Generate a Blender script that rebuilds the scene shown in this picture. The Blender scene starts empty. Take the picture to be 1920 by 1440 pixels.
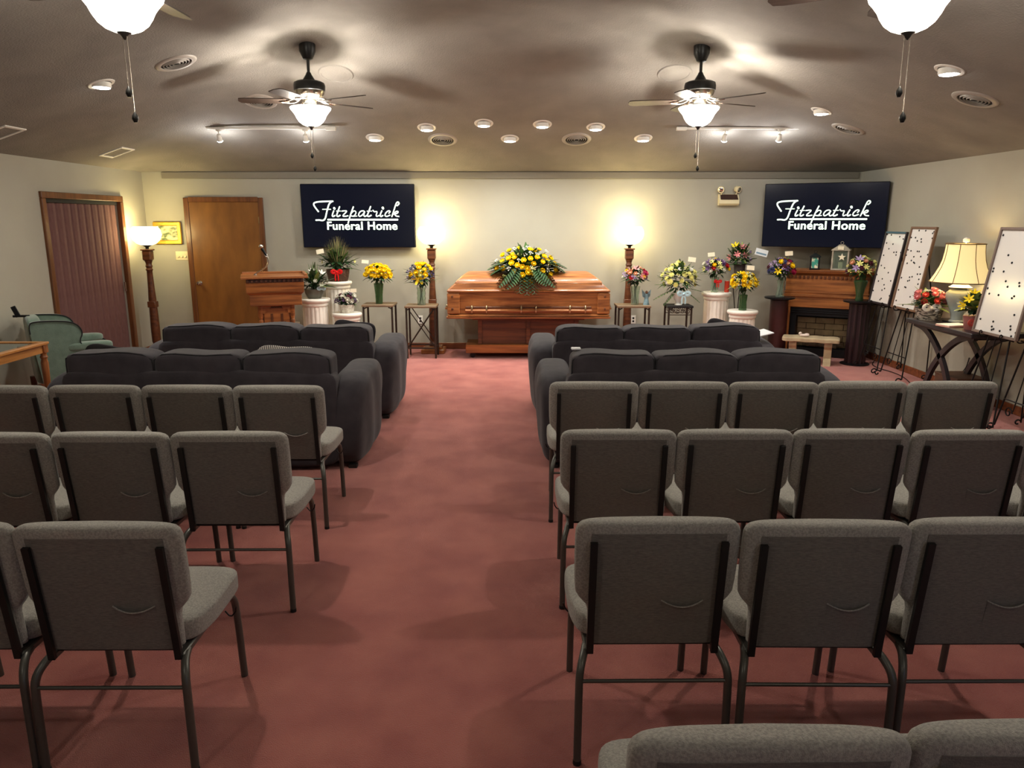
import bpy, bmesh, math, random
from mathutils import Vector, Matrix
PI = math.pi
scene = bpy.context.scene
COL = scene.collection
# ---------------------------------------------------------------- camera, world, exposure
FPX = 1400.0
PITCH = math.atan(306/1400)
CAMH = 1.79
cam_d = bpy.data.cameras.new('camera'); cam_d.sensor_width = 36; cam_d.lens = 36*FPX/1920
cam_d.clip_start = 0.05
cam = bpy.data.objects.new('camera', cam_d); COL.objects.link(cam)
cam.location = (0, 0, CAMH); cam.rotation_euler = (PI/2-PITCH, 0, 0)
scene.camera = cam
world = bpy.data.worlds.new('world'); scene.world = world; world.use_nodes = True
world.node_tree.nodes['Background'].inputs[0].default_value = (1, .9, .8, 1)
world.node_tree.nodes['Background'].inputs[1].default_value = 0.05
scene.view_settings.view_transform = 'Standard'
scene.view_settings.look = 'None'
scene.view_settings.exposure = 0.30
scene.view_settings.gamma = 1.0
scene.view_settings.use_curve_mapping = False
P_FAN, P_DOWN, P_LAMP, P_TRACK, P_TABLE = 92.0, 14.0, 15.0, 9.0, 8.0
WL, WR, WD, WB, ZW, SL, CAP = -5.05, 4.76, 10.55, -3.0, 2.44, 1/3, 1.10   # room

def ceil_z(x, y):
    """hipped vault with softly rounded creases"""
    ds = [SL*max(0, d) for d in (x-WL, WR-x, WD-y, y-WB)]
    mn = min(ds); k = .06*min(1, mn/.2)+1e-4
    h = -k*math.log(sum(math.exp(-(d-mn)/k) for d in ds+[CAP]))+mn
    return ZW + max(0, h)
def ray(px, py):
    c, s = math.cos(PITCH), math.sin(PITCH)
    a, b = (px-960)/FPX, (720-py)/FPX
    return Vector((a, c+b*s, -s+b*c))
def ceil_hit(px, py):
    d = ray(px, py); lo, hi = 0.0, 14.0
    for _ in range(50):
        t = (lo+hi)/2; p = Vector((0, 0, CAMH))+d*t
        inside = p.z < ceil_z(p.x, p.y) and p.y < WD
        lo, hi = (t, hi) if inside else (lo, t)
    p = Vector((0, 0, CAMH))+d*lo
    e = 0.01
    n = Vector((ceil_z(p.x+e, p.y)-ceil_z(p.x-e, p.y), ceil_z(p.x, p.y+e)-ceil_z(p.x, p.y-e), -2*e)).normalized()
    p.z = ceil_z(p.x, p.y)
    return p, n

# ---------------------------------------------------------------- materials
def lin(c):
    return tuple(((v/255)/12.92 if v/255 <= .04045 else ((v/255+.055)/1.055)**2.4) for v in c)+(1,)
MATS = {}
def mat(name, col, rough=.7, metal=0, col2=None, nscale=5, stretch=(1, 1, 1), bump=0, bscale=60, emis=None, estr=0,
        trans=0, ior=1.45, contrast=(.35, .65), detail=4, sheen=0, coat=0, spec=None, bstretch=None, subs=0):
    if name in MATS: return MATS[name]
    m = bpy.data.materials.new(name); m.use_nodes = True; MATS[name] = m
    nt = m.node_tree; b = nt.nodes['Principled BSDF']
    b.inputs['Base Color'].default_value = lin(col)
    b.inputs['Roughness'].default_value = rough; b.inputs['Metallic'].default_value = metal
    b.inputs['Transmission Weight'].default_value = trans; b.inputs['IOR'].default_value = ior
    if sheen: b.inputs['Sheen Weight'].default_value = sheen
    if coat: b.inputs['Coat Weight'].default_value = coat; b.inputs['Coat Roughness'].default_value = .12
    if spec is not None: b.inputs['Specular IOR Level'].default_value = spec
    if emis: b.inputs['Emission Color'].default_value = lin(emis); b.inputs['Emission Strength'].default_value = estr
    tc = None
    if col2 or bump:
        tc = nt.nodes.new('ShaderNodeTexCoord')
    if col2:
        mp = nt.nodes.new('ShaderNodeMapping'); mp.inputs['Scale'].default_value = stretch
        nt.links.new(tc.outputs['Object'], mp.inputs['Vector'])
        n = nt.nodes.new('ShaderNodeTexNoise'); n.inputs['Scale'].default_value = nscale; n.inputs['Detail'].default_value = detail
        nt.links.new(mp.outputs[0], n.inputs['Vector'])
        r = nt.nodes.new('ShaderNodeValToRGB'); r.color_ramp.elements[0].position = contrast[0]; r.color_ramp.elements[1].position = contrast[1]
        r.color_ramp.elements[0].color = lin(col); r.color_ramp.elements[1].color = lin(col2)
        nt.links.new(n.outputs['Fac'], r.inputs[0]); nt.links.new(r.outputs[0], b.inputs['Base Color'])
    if bump:
        mp2 = nt.nodes.new('ShaderNodeMapping'); mp2.inputs['Scale'].default_value = bstretch or (1, 1, 1)
        nt.links.new(tc.outputs['Object'], mp2.inputs['Vector'])
        n2 = nt.nodes.new('ShaderNodeTexNoise'); n2.inputs['Scale'].default_value = bscale; n2.inputs['Detail'].default_value = 3
        nt.links.new(mp2.outputs[0], n2.inputs['Vector'])
        bp = nt.nodes.new('ShaderNodeBump'); bp.inputs['Strength'].default_value = bump; bp.inputs['Distance'].default_value = .01
        nt.links.new(n2.outputs['Fac'], bp.inputs['Height']); nt.links.new(bp.outputs[0], b.inputs['Normal'])
    return m
def wood(name, dark, light, axis='x', rough=.38, sc=3.0, coat=.25):
    st = {'x': (.6, 9, 9), 'y': (9, .6, 9), 'z': (9, 9, .6)}[axis]
    return mat(name, dark, rough, col2=light, nscale=sc, stretch=st, bump=.06, bscale=30, bstretch=st, contrast=(.34, .62), detail=7, coat=coat)
def see_through(m, fac, tint=(1, 1, 1, 1)):
    nt = m.node_tree; b = nt.nodes['Principled BSDF']; o = nt.nodes['Material Output']
    t = nt.nodes.new('ShaderNodeBsdfTransparent'); t.inputs[0].default_value = tint; x = nt.nodes.new('ShaderNodeMixShader'); x.inputs[0].default_value = fac
    nt.links.new(b.outputs[0], x.inputs[1]); nt.links.new(t.outputs[0], x.inputs[2]); nt.links.new(x.outputs[0], o.inputs[0])
WALL = mat('wall_paint', (165, 162, 147), .85, col2=(160, 156, 141), nscale=1.5, bump=.12, bscale=160, spec=.2)
WALLSH = mat('painted_wall_shade', (128, 122, 108), .85, bump=.1, bscale=160, spec=.2)  # painted shade for the top of the back wall
CEIL = mat('ceiling_texture', (139, 134, 126), .95, col2=(129, 124, 117), nscale=2.2, bump=.45, bscale=70, spec=.15)
CARP = mat('rose_carpet', (192, 116, 102), .98, col2=(158, 82, 75), nscale=3.6, bump=.9, bscale=260, spec=.05, detail=14, contrast=(.25, .75), sheen=.3)
OAK = wood('oak', (116, 66, 30), (168, 104, 52))
OAKZ = wood('oak_upright', (110, 62, 28), (156, 94, 46), 'z')
OAKD = wood('oak_dark', (72, 40, 22), (104, 60, 33))
CASK = wood('casket_oak', (112, 64, 31), (170, 108, 58), sc=4, rough=.36, coat=.25)
DOORM = mat('door_birch', (104, 64, 24), .45, col2=(132, 86, 34), nscale=3, stretch=(2.2, 2.2, .7), contrast=(.3, .7), coat=.2, detail=6)
CASE = wood('casing_oak', (84, 48, 24), (112, 68, 34), 'z')
BASEB = wood('baseboard_oak', (96, 50, 28), (130, 74, 42))
GREY = mat('grey_upholstery', (172, 169, 159), .95, col2=(142, 140, 132), nscale=160, bump=.5, bscale=420, spec=.15, detail=2, sheen=.25)
GREYB = mat('grey_back_cloth', (122, 118, 110), .95, col2=(104, 101, 95), nscale=60, stretch=(1, 1, 6), bump=.3, bscale=300, spec=.1, sheen=.1)  # darker than the seat cloth, partly painted shade of the chair backs
CHF = mat('chair_steel', (92, 92, 86), .4, .5)
BLK = mat('black_bar', (30, 29, 28), .5, .2)
SOFA = mat('charcoal_slipcover', (63, 59, 63), .95, col2=(54, 51, 55), nscale=9, bump=.35, bscale=9, spec=.12, sheen=.15)
SOFP = mat('charcoal_piping', (30, 29, 32), .9)
IRON = mat('wrought_iron', (30, 27, 26), .5, .6)
FANM = mat('fan_bronze', (42, 42, 40), .35, .5)
NICK = mat('fan_nickel', (190, 180, 165), .22, 1)
BLADE = mat('fan_blade', (78, 66, 58), .45, col2=(62, 52, 46), nscale=5, stretch=(1, 8, 1))
BOWL = mat('lit_glass_bowl', (255, 255, 250), .4, emis=(255, 246, 230), estr=9); see_through(BOWL, .72)
LED = mat('led_lens', (255, 255, 255), .4, emis=(250, 255, 252), estr=14)
WHITE = mat('white_paint', (225, 222, 212), .45)
WPLAS = mat('ivory_plastic', (222, 210, 170), .4)
SLOT = mat('dark_slot', (22, 20, 19), .8)
GLOBE = mat('lit_globe', (255, 250, 220), .4, emis=(255, 236, 170), estr=9); see_through(GLOBE, .7)
GOLD = mat('gilt', (196, 152, 52), .35, .6, bump=.4, bscale=60)
CHROME = mat('chrome', (210, 205, 198), .18, 1)
BRASS = mat('antique_pewter', (196, 178, 140), .28, 1)
PLASTER = mat('white_plaster', (232, 226, 212), .55, bump=.1, bscale=40)
GLASS = mat('clear_glass', (225, 240, 225), .03, trans=.92)
GGLASS = mat('green_glass', (120, 160, 110), .05, trans=.85)
LEAF = mat('leaf_green', (52, 84, 38), .5, col2=(78, 112, 52), nscale=9)
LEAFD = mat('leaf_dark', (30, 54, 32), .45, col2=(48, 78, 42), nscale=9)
LEAFL = mat('leaf_light', (98, 120, 52), .5, col2=(140, 152, 84), nscale=9)
DRY = mat('dry_grass', (128, 118, 78), .8)
STEM = mat('stem_green', (60, 88, 44), .6)
CREAM = mat('cream_card', (236, 226, 196), .7)
MAROON = mat('maroon_pedestal', (62, 24, 22), .4, col2=(48, 18, 18), nscale=3, coat=.2)
BLACKM = mat('black_metal', (18, 19, 22), .4, .3)
CONS = mat('espresso_wood', (34, 29, 32), .4, col2=(44, 38, 40), nscale=4, stretch=(1, 6, 1), coat=.2)
STONE = mat('cast_stone', (186, 168, 134), .9, col2=(160, 142, 112), nscale=7, bump=.4, bscale=30)
def flower(n, c, c2=None): return mat('petal_'+n, c, .6, col2=c2 or tuple(int(v*.86) for v in c), nscale=14, subs=.1)
YEL = flower('yellow', (252, 224, 30), (242, 202, 16)); PALE = flower('pale_yellow', (236, 232, 150), (222, 216, 120))
WHT = flower('white', (240, 238, 222)); PNK = flower('pink', (226, 138, 140)); RED = flower('red', (190, 24, 30))
PUR = flower('purple', (92, 58, 110)); LAV = flower('lavender', (182, 156, 196)); MAG = flower('magenta', (168, 20, 70))
BLU = flower('blue', (60, 62, 120)); PCH = flower('peach', (236, 178, 140)); BUR = flower('burgundy', (86, 20, 40)); COR = flower('coral', (226, 92, 78))
REDR = mat('red_ribbon', (214, 20, 22), .35); BLUR = mat('pale_blue_ribbon', (176, 208, 214), .4)

# ---------------------------------------------------------------- mesh helpers
class MB:
    def __init__(s): s.v = []; s.f = []
    def add(s, vs, fs, M=None):
        o = len(s.v)
        s.v += [tuple(M @ Vector(v)) if M is not None else tuple(v) for v in vs]
        s.f += [tuple(i+o for i in f) for f in fs]; return s
    def box(s, c, h, b=0.0, M=None):
        """c centre, h half sizes, b chamfer"""
        b = min(b, min(h)*.98)
        if b <= 0:
            vs = [(c[0]+i*h[0], c[1]+j*h[1], c[2]+k*h[2]) for i in (-1, 1) for j in (-1, 1) for k in (-1, 1)]
            return s.add(vs, [(0, 1, 3, 2), (4, 6, 7, 5), (0, 4, 5, 1), (2, 3, 7, 6), (0, 2, 6, 4), (1, 5, 7, 3)], M)
        vs = []; ix = {}
        for i in (-1, 1):
            for j in (-1, 1):
                for k in (-1, 1):
                    for a in range(3):
                        q = [h[0]-b, h[1]-b, h[2]-b]; q[a] = h[a]
                        ix[i, j, k, a] = len(vs); vs.append((c[0]+i*q[0], c[1]+j*q[1], c[2]+k*q[2]))
        fs = []
        for a in range(3):
            for sg in (-1, 1):
                cyc = [(-1, -1), (1, -1), (1, 1), (-1, 1)]; f = []
                for p, q in cyc:
                    t = [p, q]; t.insert(a, sg); f.append(ix[tuple(t)+(a,)])
                fs.append(tuple(f))
            o1, o2 = [x for x in range(3) if x != a]
            for s1 in (-1, 1):
                for s2 in (-1, 1):
                    f = []
                    for e, ax in ((-1, o1), (1, o1), (1, o2), (-1, o2)):
                        t = [0, 0, 0]; t[a] = e; t[o1] = s1; t[o2] = s2; f.append(ix[tuple(t)+(ax,)])
                    fs.append(tuple(f))
        for i in (-1, 1):
            for j in (-1, 1):
                for k in (-1, 1): fs.append(tuple(ix[i, j, k, a] for a in range(3)))
        return s.add(vs, fs, M)
    def puff(s, c, h, p=6, n=6, fn=None, M=None):
        """rounded cushion-like box"""
        ix = {}; vs = []; fs = []
        def vid(q):
            key = tuple(round(t*n) for t in q)
            if key not in ix:
                # tan-ish spacing
                w = [math.sin(t*PI/4)/math.sin(PI/4) for t in q]
                m = sum(abs(t)**p for t in w)**(1/p)
                r = [w[i]/m for i in range(3)]
                x = Vector((c[0]+r[0]*h[0], c[1]+r[1]*h[1], c[2]+r[2]*h[2]))
                if fn: x = fn(x, r)
                ix[key] = len(vs); vs.append(x)
            return ix[key]
        for a in range(3):
            for sg in (-1, 1):
                for i in range(-n, n):
                    for j in range(-n, n):
                        f = []
                        for di, dj in ((0, 0), (1, 0), (1, 1), (0, 1)):
                            t = [(i+di)/n, (j+dj)/n]; t.insert(a, sg); f.append(vid(t))
                        fs.append(tuple(f))
        return s.add(vs, fs, M)
    def loft(s, rings, closed=False, caps=True, M=None):
        n = len(rings[0]); vs = [p for r in rings for p in r]; fs = []
        m = len(rings)
        for i in range(m if closed else m-1):
            for j in range(n):
                a, b = i*n+j, i*n+(j+1) % n; c_, d = ((i+1) % m)*n+(j+1) % n, ((i+1) % m)*n+j
                fs.append((a, b, c_, d))
        if caps and not closed: fs += [tuple(range(n))[::-1], tuple((m-1)*n+j for j in range(n))]
        return s.add(vs, fs, M)
    def lathe(s, prof, n=20, c=(0, 0, 0), M=None, caps=True):
        return s.loft([[(c[0]+r*math.cos(2*PI*j/n), c[1]+r*math.sin(2*PI*j/n), c[2]+z) for j in range(n)] for r, z in prof], caps=caps, M=M)
    def tube(s, pts, r, n=8, flat=None, up=None, closed=False, M=None):
        """r radius or list; flat=(a,b) multiplies the section along side / up"""
        P = [Vector(p) for p in pts]; m = len(P)
        R = r if isinstance(r, (list, tuple)) else [r]*m
        fa, fb = flat or (1, 1); rings = []; N = Vector(up) if up else None
        for i in range(m):
            if closed: T = P[(i+1) % m]-P[i-1]
            else: T = P[min(i+1, m-1)]-P[max(i-1, 0)]
            T.normalize()
            if N is None: N = Vector((0, 0, 1)) if abs(T.z) < .9 else Vector((1, 0, 0))
            N2 = N-T*N.dot(T)
            if N2.length < 1e-4: N2 = T.orthogonal()
            N2.normalize(); B = T.cross(N2)
            if not up: N = N2
            rings.append([P[i]+B*(R[i]*fa*math.cos(2*PI*j/n+PI/n))+N2*(R[i]*fb*math.sin(2*PI*j/n+PI/n)) for j in range(n)])
        return s.loft(rings, closed, M=M)
    def prism(s, poly, d, axis=1, c=(0, 0, 0), M=None):
        """poly 2-D outline extruded +-d along axis"""
        def P(u, v, w):
            t = [u, v]; t.insert(axis, w); return (t[0]+c[0], t[1]+c[1], t[2]+c[2])
        n = len(poly)
        vs = [P(u, v, -d) for u, v in poly]+[P(u, v, d) for u, v in poly]
        fs = [tuple(range(n)), tuple(range(2*n-1, n-1, -1))]+[(i, (i+1) % n, n+(i+1) % n, n+i) for i in range(n)]
        return s.add(vs, fs, M)
    def mesh(s, name, m=None, smooth=None):
        me = bpy.data.meshes.new(name); me.from_pydata(s.v, [], s.f)
        bm = bmesh.new(); bm.from_mesh(me); bmesh.ops.recalc_face_normals(bm, faces=bm.faces)
        if smooth:
            for f in bm.faces: f.smooth = True
            for e in bm.edges:
                if len(e.link_faces) == 2 and e.calc_face_angle(0) > math.radians(smooth): e.smooth = False
        bm.to_mesh(me); bm.free()
        if m: me.materials.append(m)
        return me
    def build(s, name, m, parent=None, smooth=None, loc=None, **kw):
        return ob(name, s.mesh(name, m, smooth), parent, loc, **kw)
def ob(name, me, parent=None, loc=None, rot=None, scale=None, **kw):
    o = bpy.data.objects.new(name, me); COL.objects.link(o)
    if parent: o.parent = parent
    if loc is not None: o.location = loc
    if rot is not None: o.rotation_euler = rot
    if scale is not None: o.scale = scale
    for k, v in kw.items(): o[k] = v
    return o
def thing(name, label, cat, loc=(0, 0, 0), rz=0, group=None, rot=None):
    o = ob(name, None, None, loc, rot or (0, 0, rz)); o.empty_display_size = .1
    o['label'] = label; o['category'] = cat
    if group: o['group'] = group
    return o
def struct(o): o['kind'] = 'structure'; return o
def copy_tree(o, label=None, loc=None, rot=None, group=None, parent=None):
    c = o.copy(); COL.objects.link(c)
    if parent: c.parent = parent
    if label: c['label'] = label
    if loc is not None: c.location = loc
    if rot is not None: c.rotation_euler = rot
    if group: c['group'] = group
    for ch in list(o.children): copy_tree(ch, parent=c)
    return c
def light(parent, kind, loc, power, col, size=.1, rot=(0, 0, 0), **kw):
    l = bpy.data.lights.new('bulb_light', kind); l.energy = power; l.color = col
    if kind == 'AREA': l.shape = 'DISK'; l.size = size
    else: l.shadow_soft_size = size
    for k, v in kw.items(): setattr(l, k, v)
    o = ob('bulb_light', l, parent, loc, rot); return o
def smoothp(pts, it=2):
    P = [Vector(p) for p in pts]
    for _ in range(it):
        Q = [P[0]]
        for a, b in zip(P, P[1:]): Q += [a*.75+b*.25, a*.25+b*.75]
        Q.append(P[-1]); P = Q
    return P
def spiral(c, r0, turns, ax, ay, start, n=14, shrink=.75):
    c, ax, ay = Vector(c), Vector(ax), Vector(ay)
    return [c+(ax*math.cos(start+turns*2*PI*i/n)+ay*math.sin(start+turns*2*PI*i/n))*(r0*(1-shrink*i/n)) for i in range(n+1)]

# ---------------------------------------------------------------- room shell
T = .12
m = MB().box(((WL+WR)/2, (WD+WB)/2, -.05), ((WR-WL)/2+T, (WD-WB)/2+T, .05)); struct(m.build('floor', CARP))
m = MB().box(((WL+WR)/2, WD+T/2, ZW/2+.03), ((WR-WL)/2+T, T/2, ZW/2+.03)); struct(m.build('wall_back', WALL))
m = MB().box(((WL+WR)/2, WB-T/2, ZW/2+.03), ((WR-WL)/2+T, T/2, ZW/2+.03)); struct(m.build('wall_front', WALL))
m = MB().box((WR+T/2, (WD+WB)/2, ZW/2+.03), (T/2, (WD-WB)/2, ZW/2+.03)); struct(m.build('wall_right', WALL))
DY0, DY1, DZ = 8.28, 9.86, 2.03
m = MB().box((WL-T/2, (WB+DY0)/2, ZW/2+.03), (T/2, (DY0-WB)/2, ZW/2+.03)).box((WL-T/2, (WD+DY1)/2, ZW/2+.03), (T/2, (WD-DY1)/2, ZW/2+.03))
m.box((WL-T/2, (DY0+DY1)/2, (ZW+.06+DZ)/2), (T/2, (DY1-DY0)/2, (ZW+.06-DZ)/2)); struct(m.build('wall_left', WALL))
NX, NY = 72, 96
cvs = [(WL+(WR-WL)*i/NX, WB+(WD-WB)*j/NY) for j in range(NY+1) for i in range(NX+1)]
cvs = [(x, y, ceil_z(x, y)) for x, y in cvs]
m = MB().add(cvs, [(j*(NX+1)+i, j*(NX+1)+i+1, (j+1)*(NX+1)+i+1, (j+1)*(NX+1)+i) for j in range(NY) for i in range(NX)]); struct(m.build('ceiling', CEIL, None, 60))
struct(MB().box(((WL+WR)/2, (WD+WB)/2, ZW+CAP+.12), ((WR-WL)/2+T, (WD-WB)/2+T, .05)).build('ceiling', CEIL))
m = MB().box((WL/2+WR/2+.12, WD-.012, ZW-.045), ((WR-WL)/2-.16, .014, .043), .004); struct(m.build('wall_shade_strip', WALLSH))  # darker strip stands in for the shadow band under the ceiling line
m = MB()
for a, b in ((WL+.0, -4.54), (-3.38, WR)): m.box(((a+b)/2, WD-.008, .045), ((b-a)/2, .008, .045), .004)
struct(m.build('baseboard_back', BASEB))
struct(MB().box((WR-.008, (WB+WD)/2, .045), (.008, (WD-WB)/2-.02, .045), .004).build('baseboard_right', BASEB))
struct(MB().box((WL+.008, (WB+DY0)/2-.04, .045), (.008, (DY0-WB)/2-.06, .045), .004).box((WL+.008, (WD+DY1)/2+.03, .045), (.008, (WD-DY1)/2-.06, .045), .004).build('baseboard_left', BASEB))
# wood door in the back wall
d1 = struct(ob('door_1', None, None, (-3.96, WD, 0)))
MB().box((0, -.014, 1.022), (.475, .012, 1.018), .003).build('door_slab', DOORM, d1)
for x in (-.51, .51): MB().box((x, -.018, 1.05), (.035, .018, 1.05), .006).build('casing', CASE, d1)
MB().box((0, -.018, 2.075), (.475, .018, .035), .006).build('casing', CASE, d1)
MB().lathe([(.032, 0), (.032, .006), (.012, .01), (.012, .035), (.026, .045), (.03, .06), (.022, .075), (.005, .08)], 16, M=Matrix.Translation((-.41, -.026, .94)) @ Matrix.Rotation(PI/2, 4, 'X')).build('door_knob', CHROME, d1, 40)
for z in (.25, 1.1, 1.8): MB().box((.478, -.03, z), (.006, .006, .045)).build('hinge', BRASS, d1)
# accordion door in the left wall
d2 = struct(ob('door_2', None, None, (WL, 0, 0)))
for y in (DY0-.03, DY1+.03): MB().box((.0, y, DZ/2), (.03, .035, DZ/2), .006).build('casing', CASE, d2)
MB().box((.0, (DY0+DY1)/2, DZ+.035), (.03, (DY1-DY0)/2+.065, .035), .006).build('casing', CASE, d2)
MB().box((-.045, (DY0+DY1)/2, DZ-.022), (.03, (DY1-DY0)/2, .02)).build('track', SLOT, d2)
ACC = mat('accordion_vinyl', (102, 70, 66), .9, col2=(94, 62, 58), nscale=40, stretch=(1, 1, .3))
NP = 11; w = (DY1-DY0)/NP
prof = [(-.030, 0), (-.018, .15), (-.010, .5), (-.014, .8), (-.028, .985), (-.045, .985), (-.045, 0)]
me = MB().prism([(x, t*w) for x, t in prof], (DZ-.05)/2, axis=2, c=(0, 0, (DZ-.05)/2+.005)).mesh('door_panel', ACC)
for i in range(NP): ob('door_panel', me, d2, (-.025, DY0+i*w, 0))
MB().box((-.005, DY1-.05, .95), (.01, .008, .06), .003).build('door_handle', CHROME, d2)
struct(MB().box((WL-T-.02, (DY0+DY1)/2, 1.0), (.02, 1.0, 1.1)).build('wall_left', WALL))
# added unseen window on the front wall, cool fill for the chair backs
w1 = struct(ob('fill_window', None, None, (3.0, WB, 1.55)))
FILLW = mat('cool_fill_pane', (150, 175, 220), .2, emis=(150, 185, 255), estr=1.6)
MB().box((0, .012, 0), (.70, .006, .55)).build('pane', FILLW, w1)  # glowing pane of the added fill window
for s_ in (-1, 1):
    MB().box((s_*.73, .02, 0), (.035, .02, .62), .006).build('fill_window_frame', CASE, w1)
    MB().box((0, .02, s_*.585), (.70, .02, .035), .006).build('fill_window_frame', CASE, w1)
MB().box((0, .022, 0), (.70, .008, .012)).build('fill_window_muntin', CASE, w1)
# ---------------------------------------------------------------- church chairs
def make_chair(label, group):
    t = thing('church_chair', label, 'chair', group=group)
    # seat cushion: waterfall front, rounded rear corners
    def seatfn(x, r):
        if r[1] < -.3: x.x *= 1-.10*(-r[1]-.3)
        if r[2] > 0: x.z += .010*(1-r[0]**2)*(1-r[1]**2)
        return x
    MB().puff((0, .310, .448), (.262, .212, .046), 7, 8, seatfn).build('seat', GREY, t, 60)
    # backrest: loft upward; wings wide above, narrow below
    rings = []
    prof = [(.412, .200, .020), (.416, .212, .027), (.46, .214, .030), (.53, .216, .031), (.555, .222, .031), (.585, .247, .031), (.605, .258, .031), (.65, .262, .031),
            (.74, .264, .031), (.80, .264, .032), (.828, .263, .033), (.845, .257, .033), (.855, .247, .029), (.862, .232, .020), (.864, .21, .008)]
    def lean(z): return .092-(z-.412)*.13
    for z, hw, ht in prof:
        rr = []
        N = 36
        for j in range(N):
            a = 2*PI*j/N; ca, sa = math.cos(a), math.sin(a); p = .32
            x = hw*math.copysign(abs(ca)**p, ca); y = ht*math.copysign(abs(sa)**.6, sa)
            if sa > 0: y += .012*(1-(x/hw)**2)
            else: y += .004 if z < .42 else 0
            rr.append((x, lean(z)+y, z))
        rings.append(rr)
    MB().loft(rings).build('backrest', GREY, t, 50)
    # sewn rear panel
    bp = MB(); nz, nx = 8, 8; vs = []
    for i in range(nz+1):
        z = .414+(.826-.414)*i/nz
        for j in range(nx+1):
            x = -.214+.428*j/nx; e = min(1, 4*(1-abs(x)/.214))
            vs.append((x, lean(z)-.0315-.003*e, z))
    o = len(vs); vs += [(x, y+.008, z) for x, y, z in vs]; fs = []
    k = nx+1
    for i in range(nz):
        for j in range(nx): fs.append((i*k+j, i*k+j+1, (i+1)*k+j+1, (i+1)*k+j))
    per = [j for j in range(k)]+[i*k+nx for i in range(1, nz+1)]+[nz*k+j for j in range(nx-1, -1, -1)]+[i*k for i in range(nz-1, 0, -1)]
    for a, b in zip(per, per[1:]+per[:1]): fs.append((a, b, b+o, a+o))
    bp.add(vs, fs).build('back_panel', GREYB, t, 60)
    # card pocket with a sagging lip
    pk = MB(); vs = []
    for i in range(7):
        for j in range(9):
            u = j/8*2-1; v = i/6; z = .50+.082*v-.018*(1-u*u)*v
            vs.append((.088+u*.066, lean(z)-.036-.012*(1-u*u)*v, z))
    pk.add(vs, [(i*9+j, i*9+j+1, (i+1)*9+j+1, (i+1)*9+j) for i in range(6) for j in range(8)])
    pocket = pk.build('card_pocket', GREYB, t, 60)
    lip = [(.088+u*.068, lean(.58)-.037-.012*(1-u*u), .583-.019*(1-u*u)) for u in [i/8*2-1 for i in range(9)]]
    MB().tube(lip, .0026, 6).build('pocket_edge', GREY, pocket, 60)
    for s in (-1, 1):
        MB().tube([(s*.207, lean(.40)-.044, .385), (s*.207, lean(.45)-.044, .45), (s*.207, lean(.80)-.044, .80)], [.016]*3, 4, flat=(1.0, .6), up=(0, 1, 0)).build('back_post', BLK, t, 30)
        MB().tube(smoothp([(s*.247, 0, 0), (s*.246, 0, .27), (s*.244, .003, .345), (s*.226, .05, .385), (s*.215, .10, .388)]), .0135, 8).build('leg', CHF, t, 60)
        MB().tube(smoothp([(s*.226, .535, 0), (s*.226, .512, .28), (s*.225, .495, .37), (s*.215, .44, .392), (s*.21, .38, .392)]), .0135, 8).build('leg', CHF, t, 60)
        MB().box((s*.212, .25, .39), (.012, .20, .012), .004).build('seat_frame', CHF, t)
        hk = smoothp([(s*.226, .40, .36), (s*.245, .40, .335), (s*.262, .41, .350), (s*.268, .40, .375)], 1)
        MB().tube(hk, .003, 6).build('ganging_hook', BLK, t, 60)
        MB().lathe([(.0145, 0), (.0145, .014), (.012, .018)], 10, c=(s*.247, 0, 0)).build('foot_cap', BLK, t, 40)
    MB().tube([(-.246, 0, .312), (.246, 0, .312)], .0065, 8).build('stretcher', CHF, t, 60)
    MB().tube([(-.225, .50, .355), (.225, .50, .355)], .008, 8).build('stretcher', CHF, t, 60)
    MB().box((0, .27, .400), (.205, .19, .005), .002).build('seat_board', BLK, t)
    return t
proto = make_chair('grey church chair at the bottom edge of the photo, only its back top visible, nearest the aisle', 'church chairs right of the aisle')
first = True
PIT = .53
def chairs(x0, d, sgn, labels, group, jit):
    global first
    rnd = random.Random(jit)
    for i, l in enumerate(labels):
        x = x0+sgn*PIT*i; loc = (x, d+rnd.uniform(-.012, .012), 0); rot = (0, 0, rnd.uniform(-.012, .012))
        if first:
            proto.location = loc; proto.rotation_euler = rot; proto['label'] = l; proto['group'] = group; first = False
        else: copy_tree(proto, l, loc, rot, group)
GR, GL = 'grey church chairs right of the aisle', 'grey church chairs left of the aisle'
chairs(.479, 1.185, 1, ['grey chair cut off by the bottom edge, aisle end, only its top shows', 'grey chair cut off by the bottom edge in the right corner, only its top shows'], GR, 1)
chairs(.466, 2.18, 1, ['grey chair right of the aisle, aisle end of the nearest fully seen row', 'grey chair second from the aisle in the nearest full right row', 'grey chair third from the aisle in the nearest full right row'], GR, 2)
chairs(.484, 3.23, 1, ['grey chair at the aisle end of the middle right row', 'grey chair second from the aisle in the middle right row', 'grey chair third from the aisle in the middle right row', 'grey chair fourth from the aisle in the middle right row', 'grey chair fifth in the middle right row, mostly beyond the frame edge'], GR, 3)
chairs(.483, 4.265, 1, ['grey chair at the aisle end of the front right row behind the sofa', 'grey chair second from the aisle in the front right row', 'grey chair in the centre of the front right row of five', 'grey chair fourth from the aisle in the front right row', 'grey chair at the wall end of the front right row by the easels'], GR, 4)
chairs(-1.30, 2.15, -1, ['grey chair at the aisle end of the nearest left row', 'grey chair in the nearest left row, mostly cut off by the left edge'], GL, 5)
chairs(-1.272, 3.185, -1, ['grey chair at the aisle end of the middle left row', 'grey chair second from the aisle in the middle left row', 'grey chair third from the aisle in the middle left row, cut by the left edge'], GL, 6)
chairs(-1.348, 4.165, -1, ['grey chair at the aisle end of the front left row behind the sofa', 'grey chair second from the aisle in the front left row', 'grey chair third from the aisle in the front left row', 'grey chair fourth from the aisle in the front left row, cut by the left edge'], GL, 7)

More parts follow.
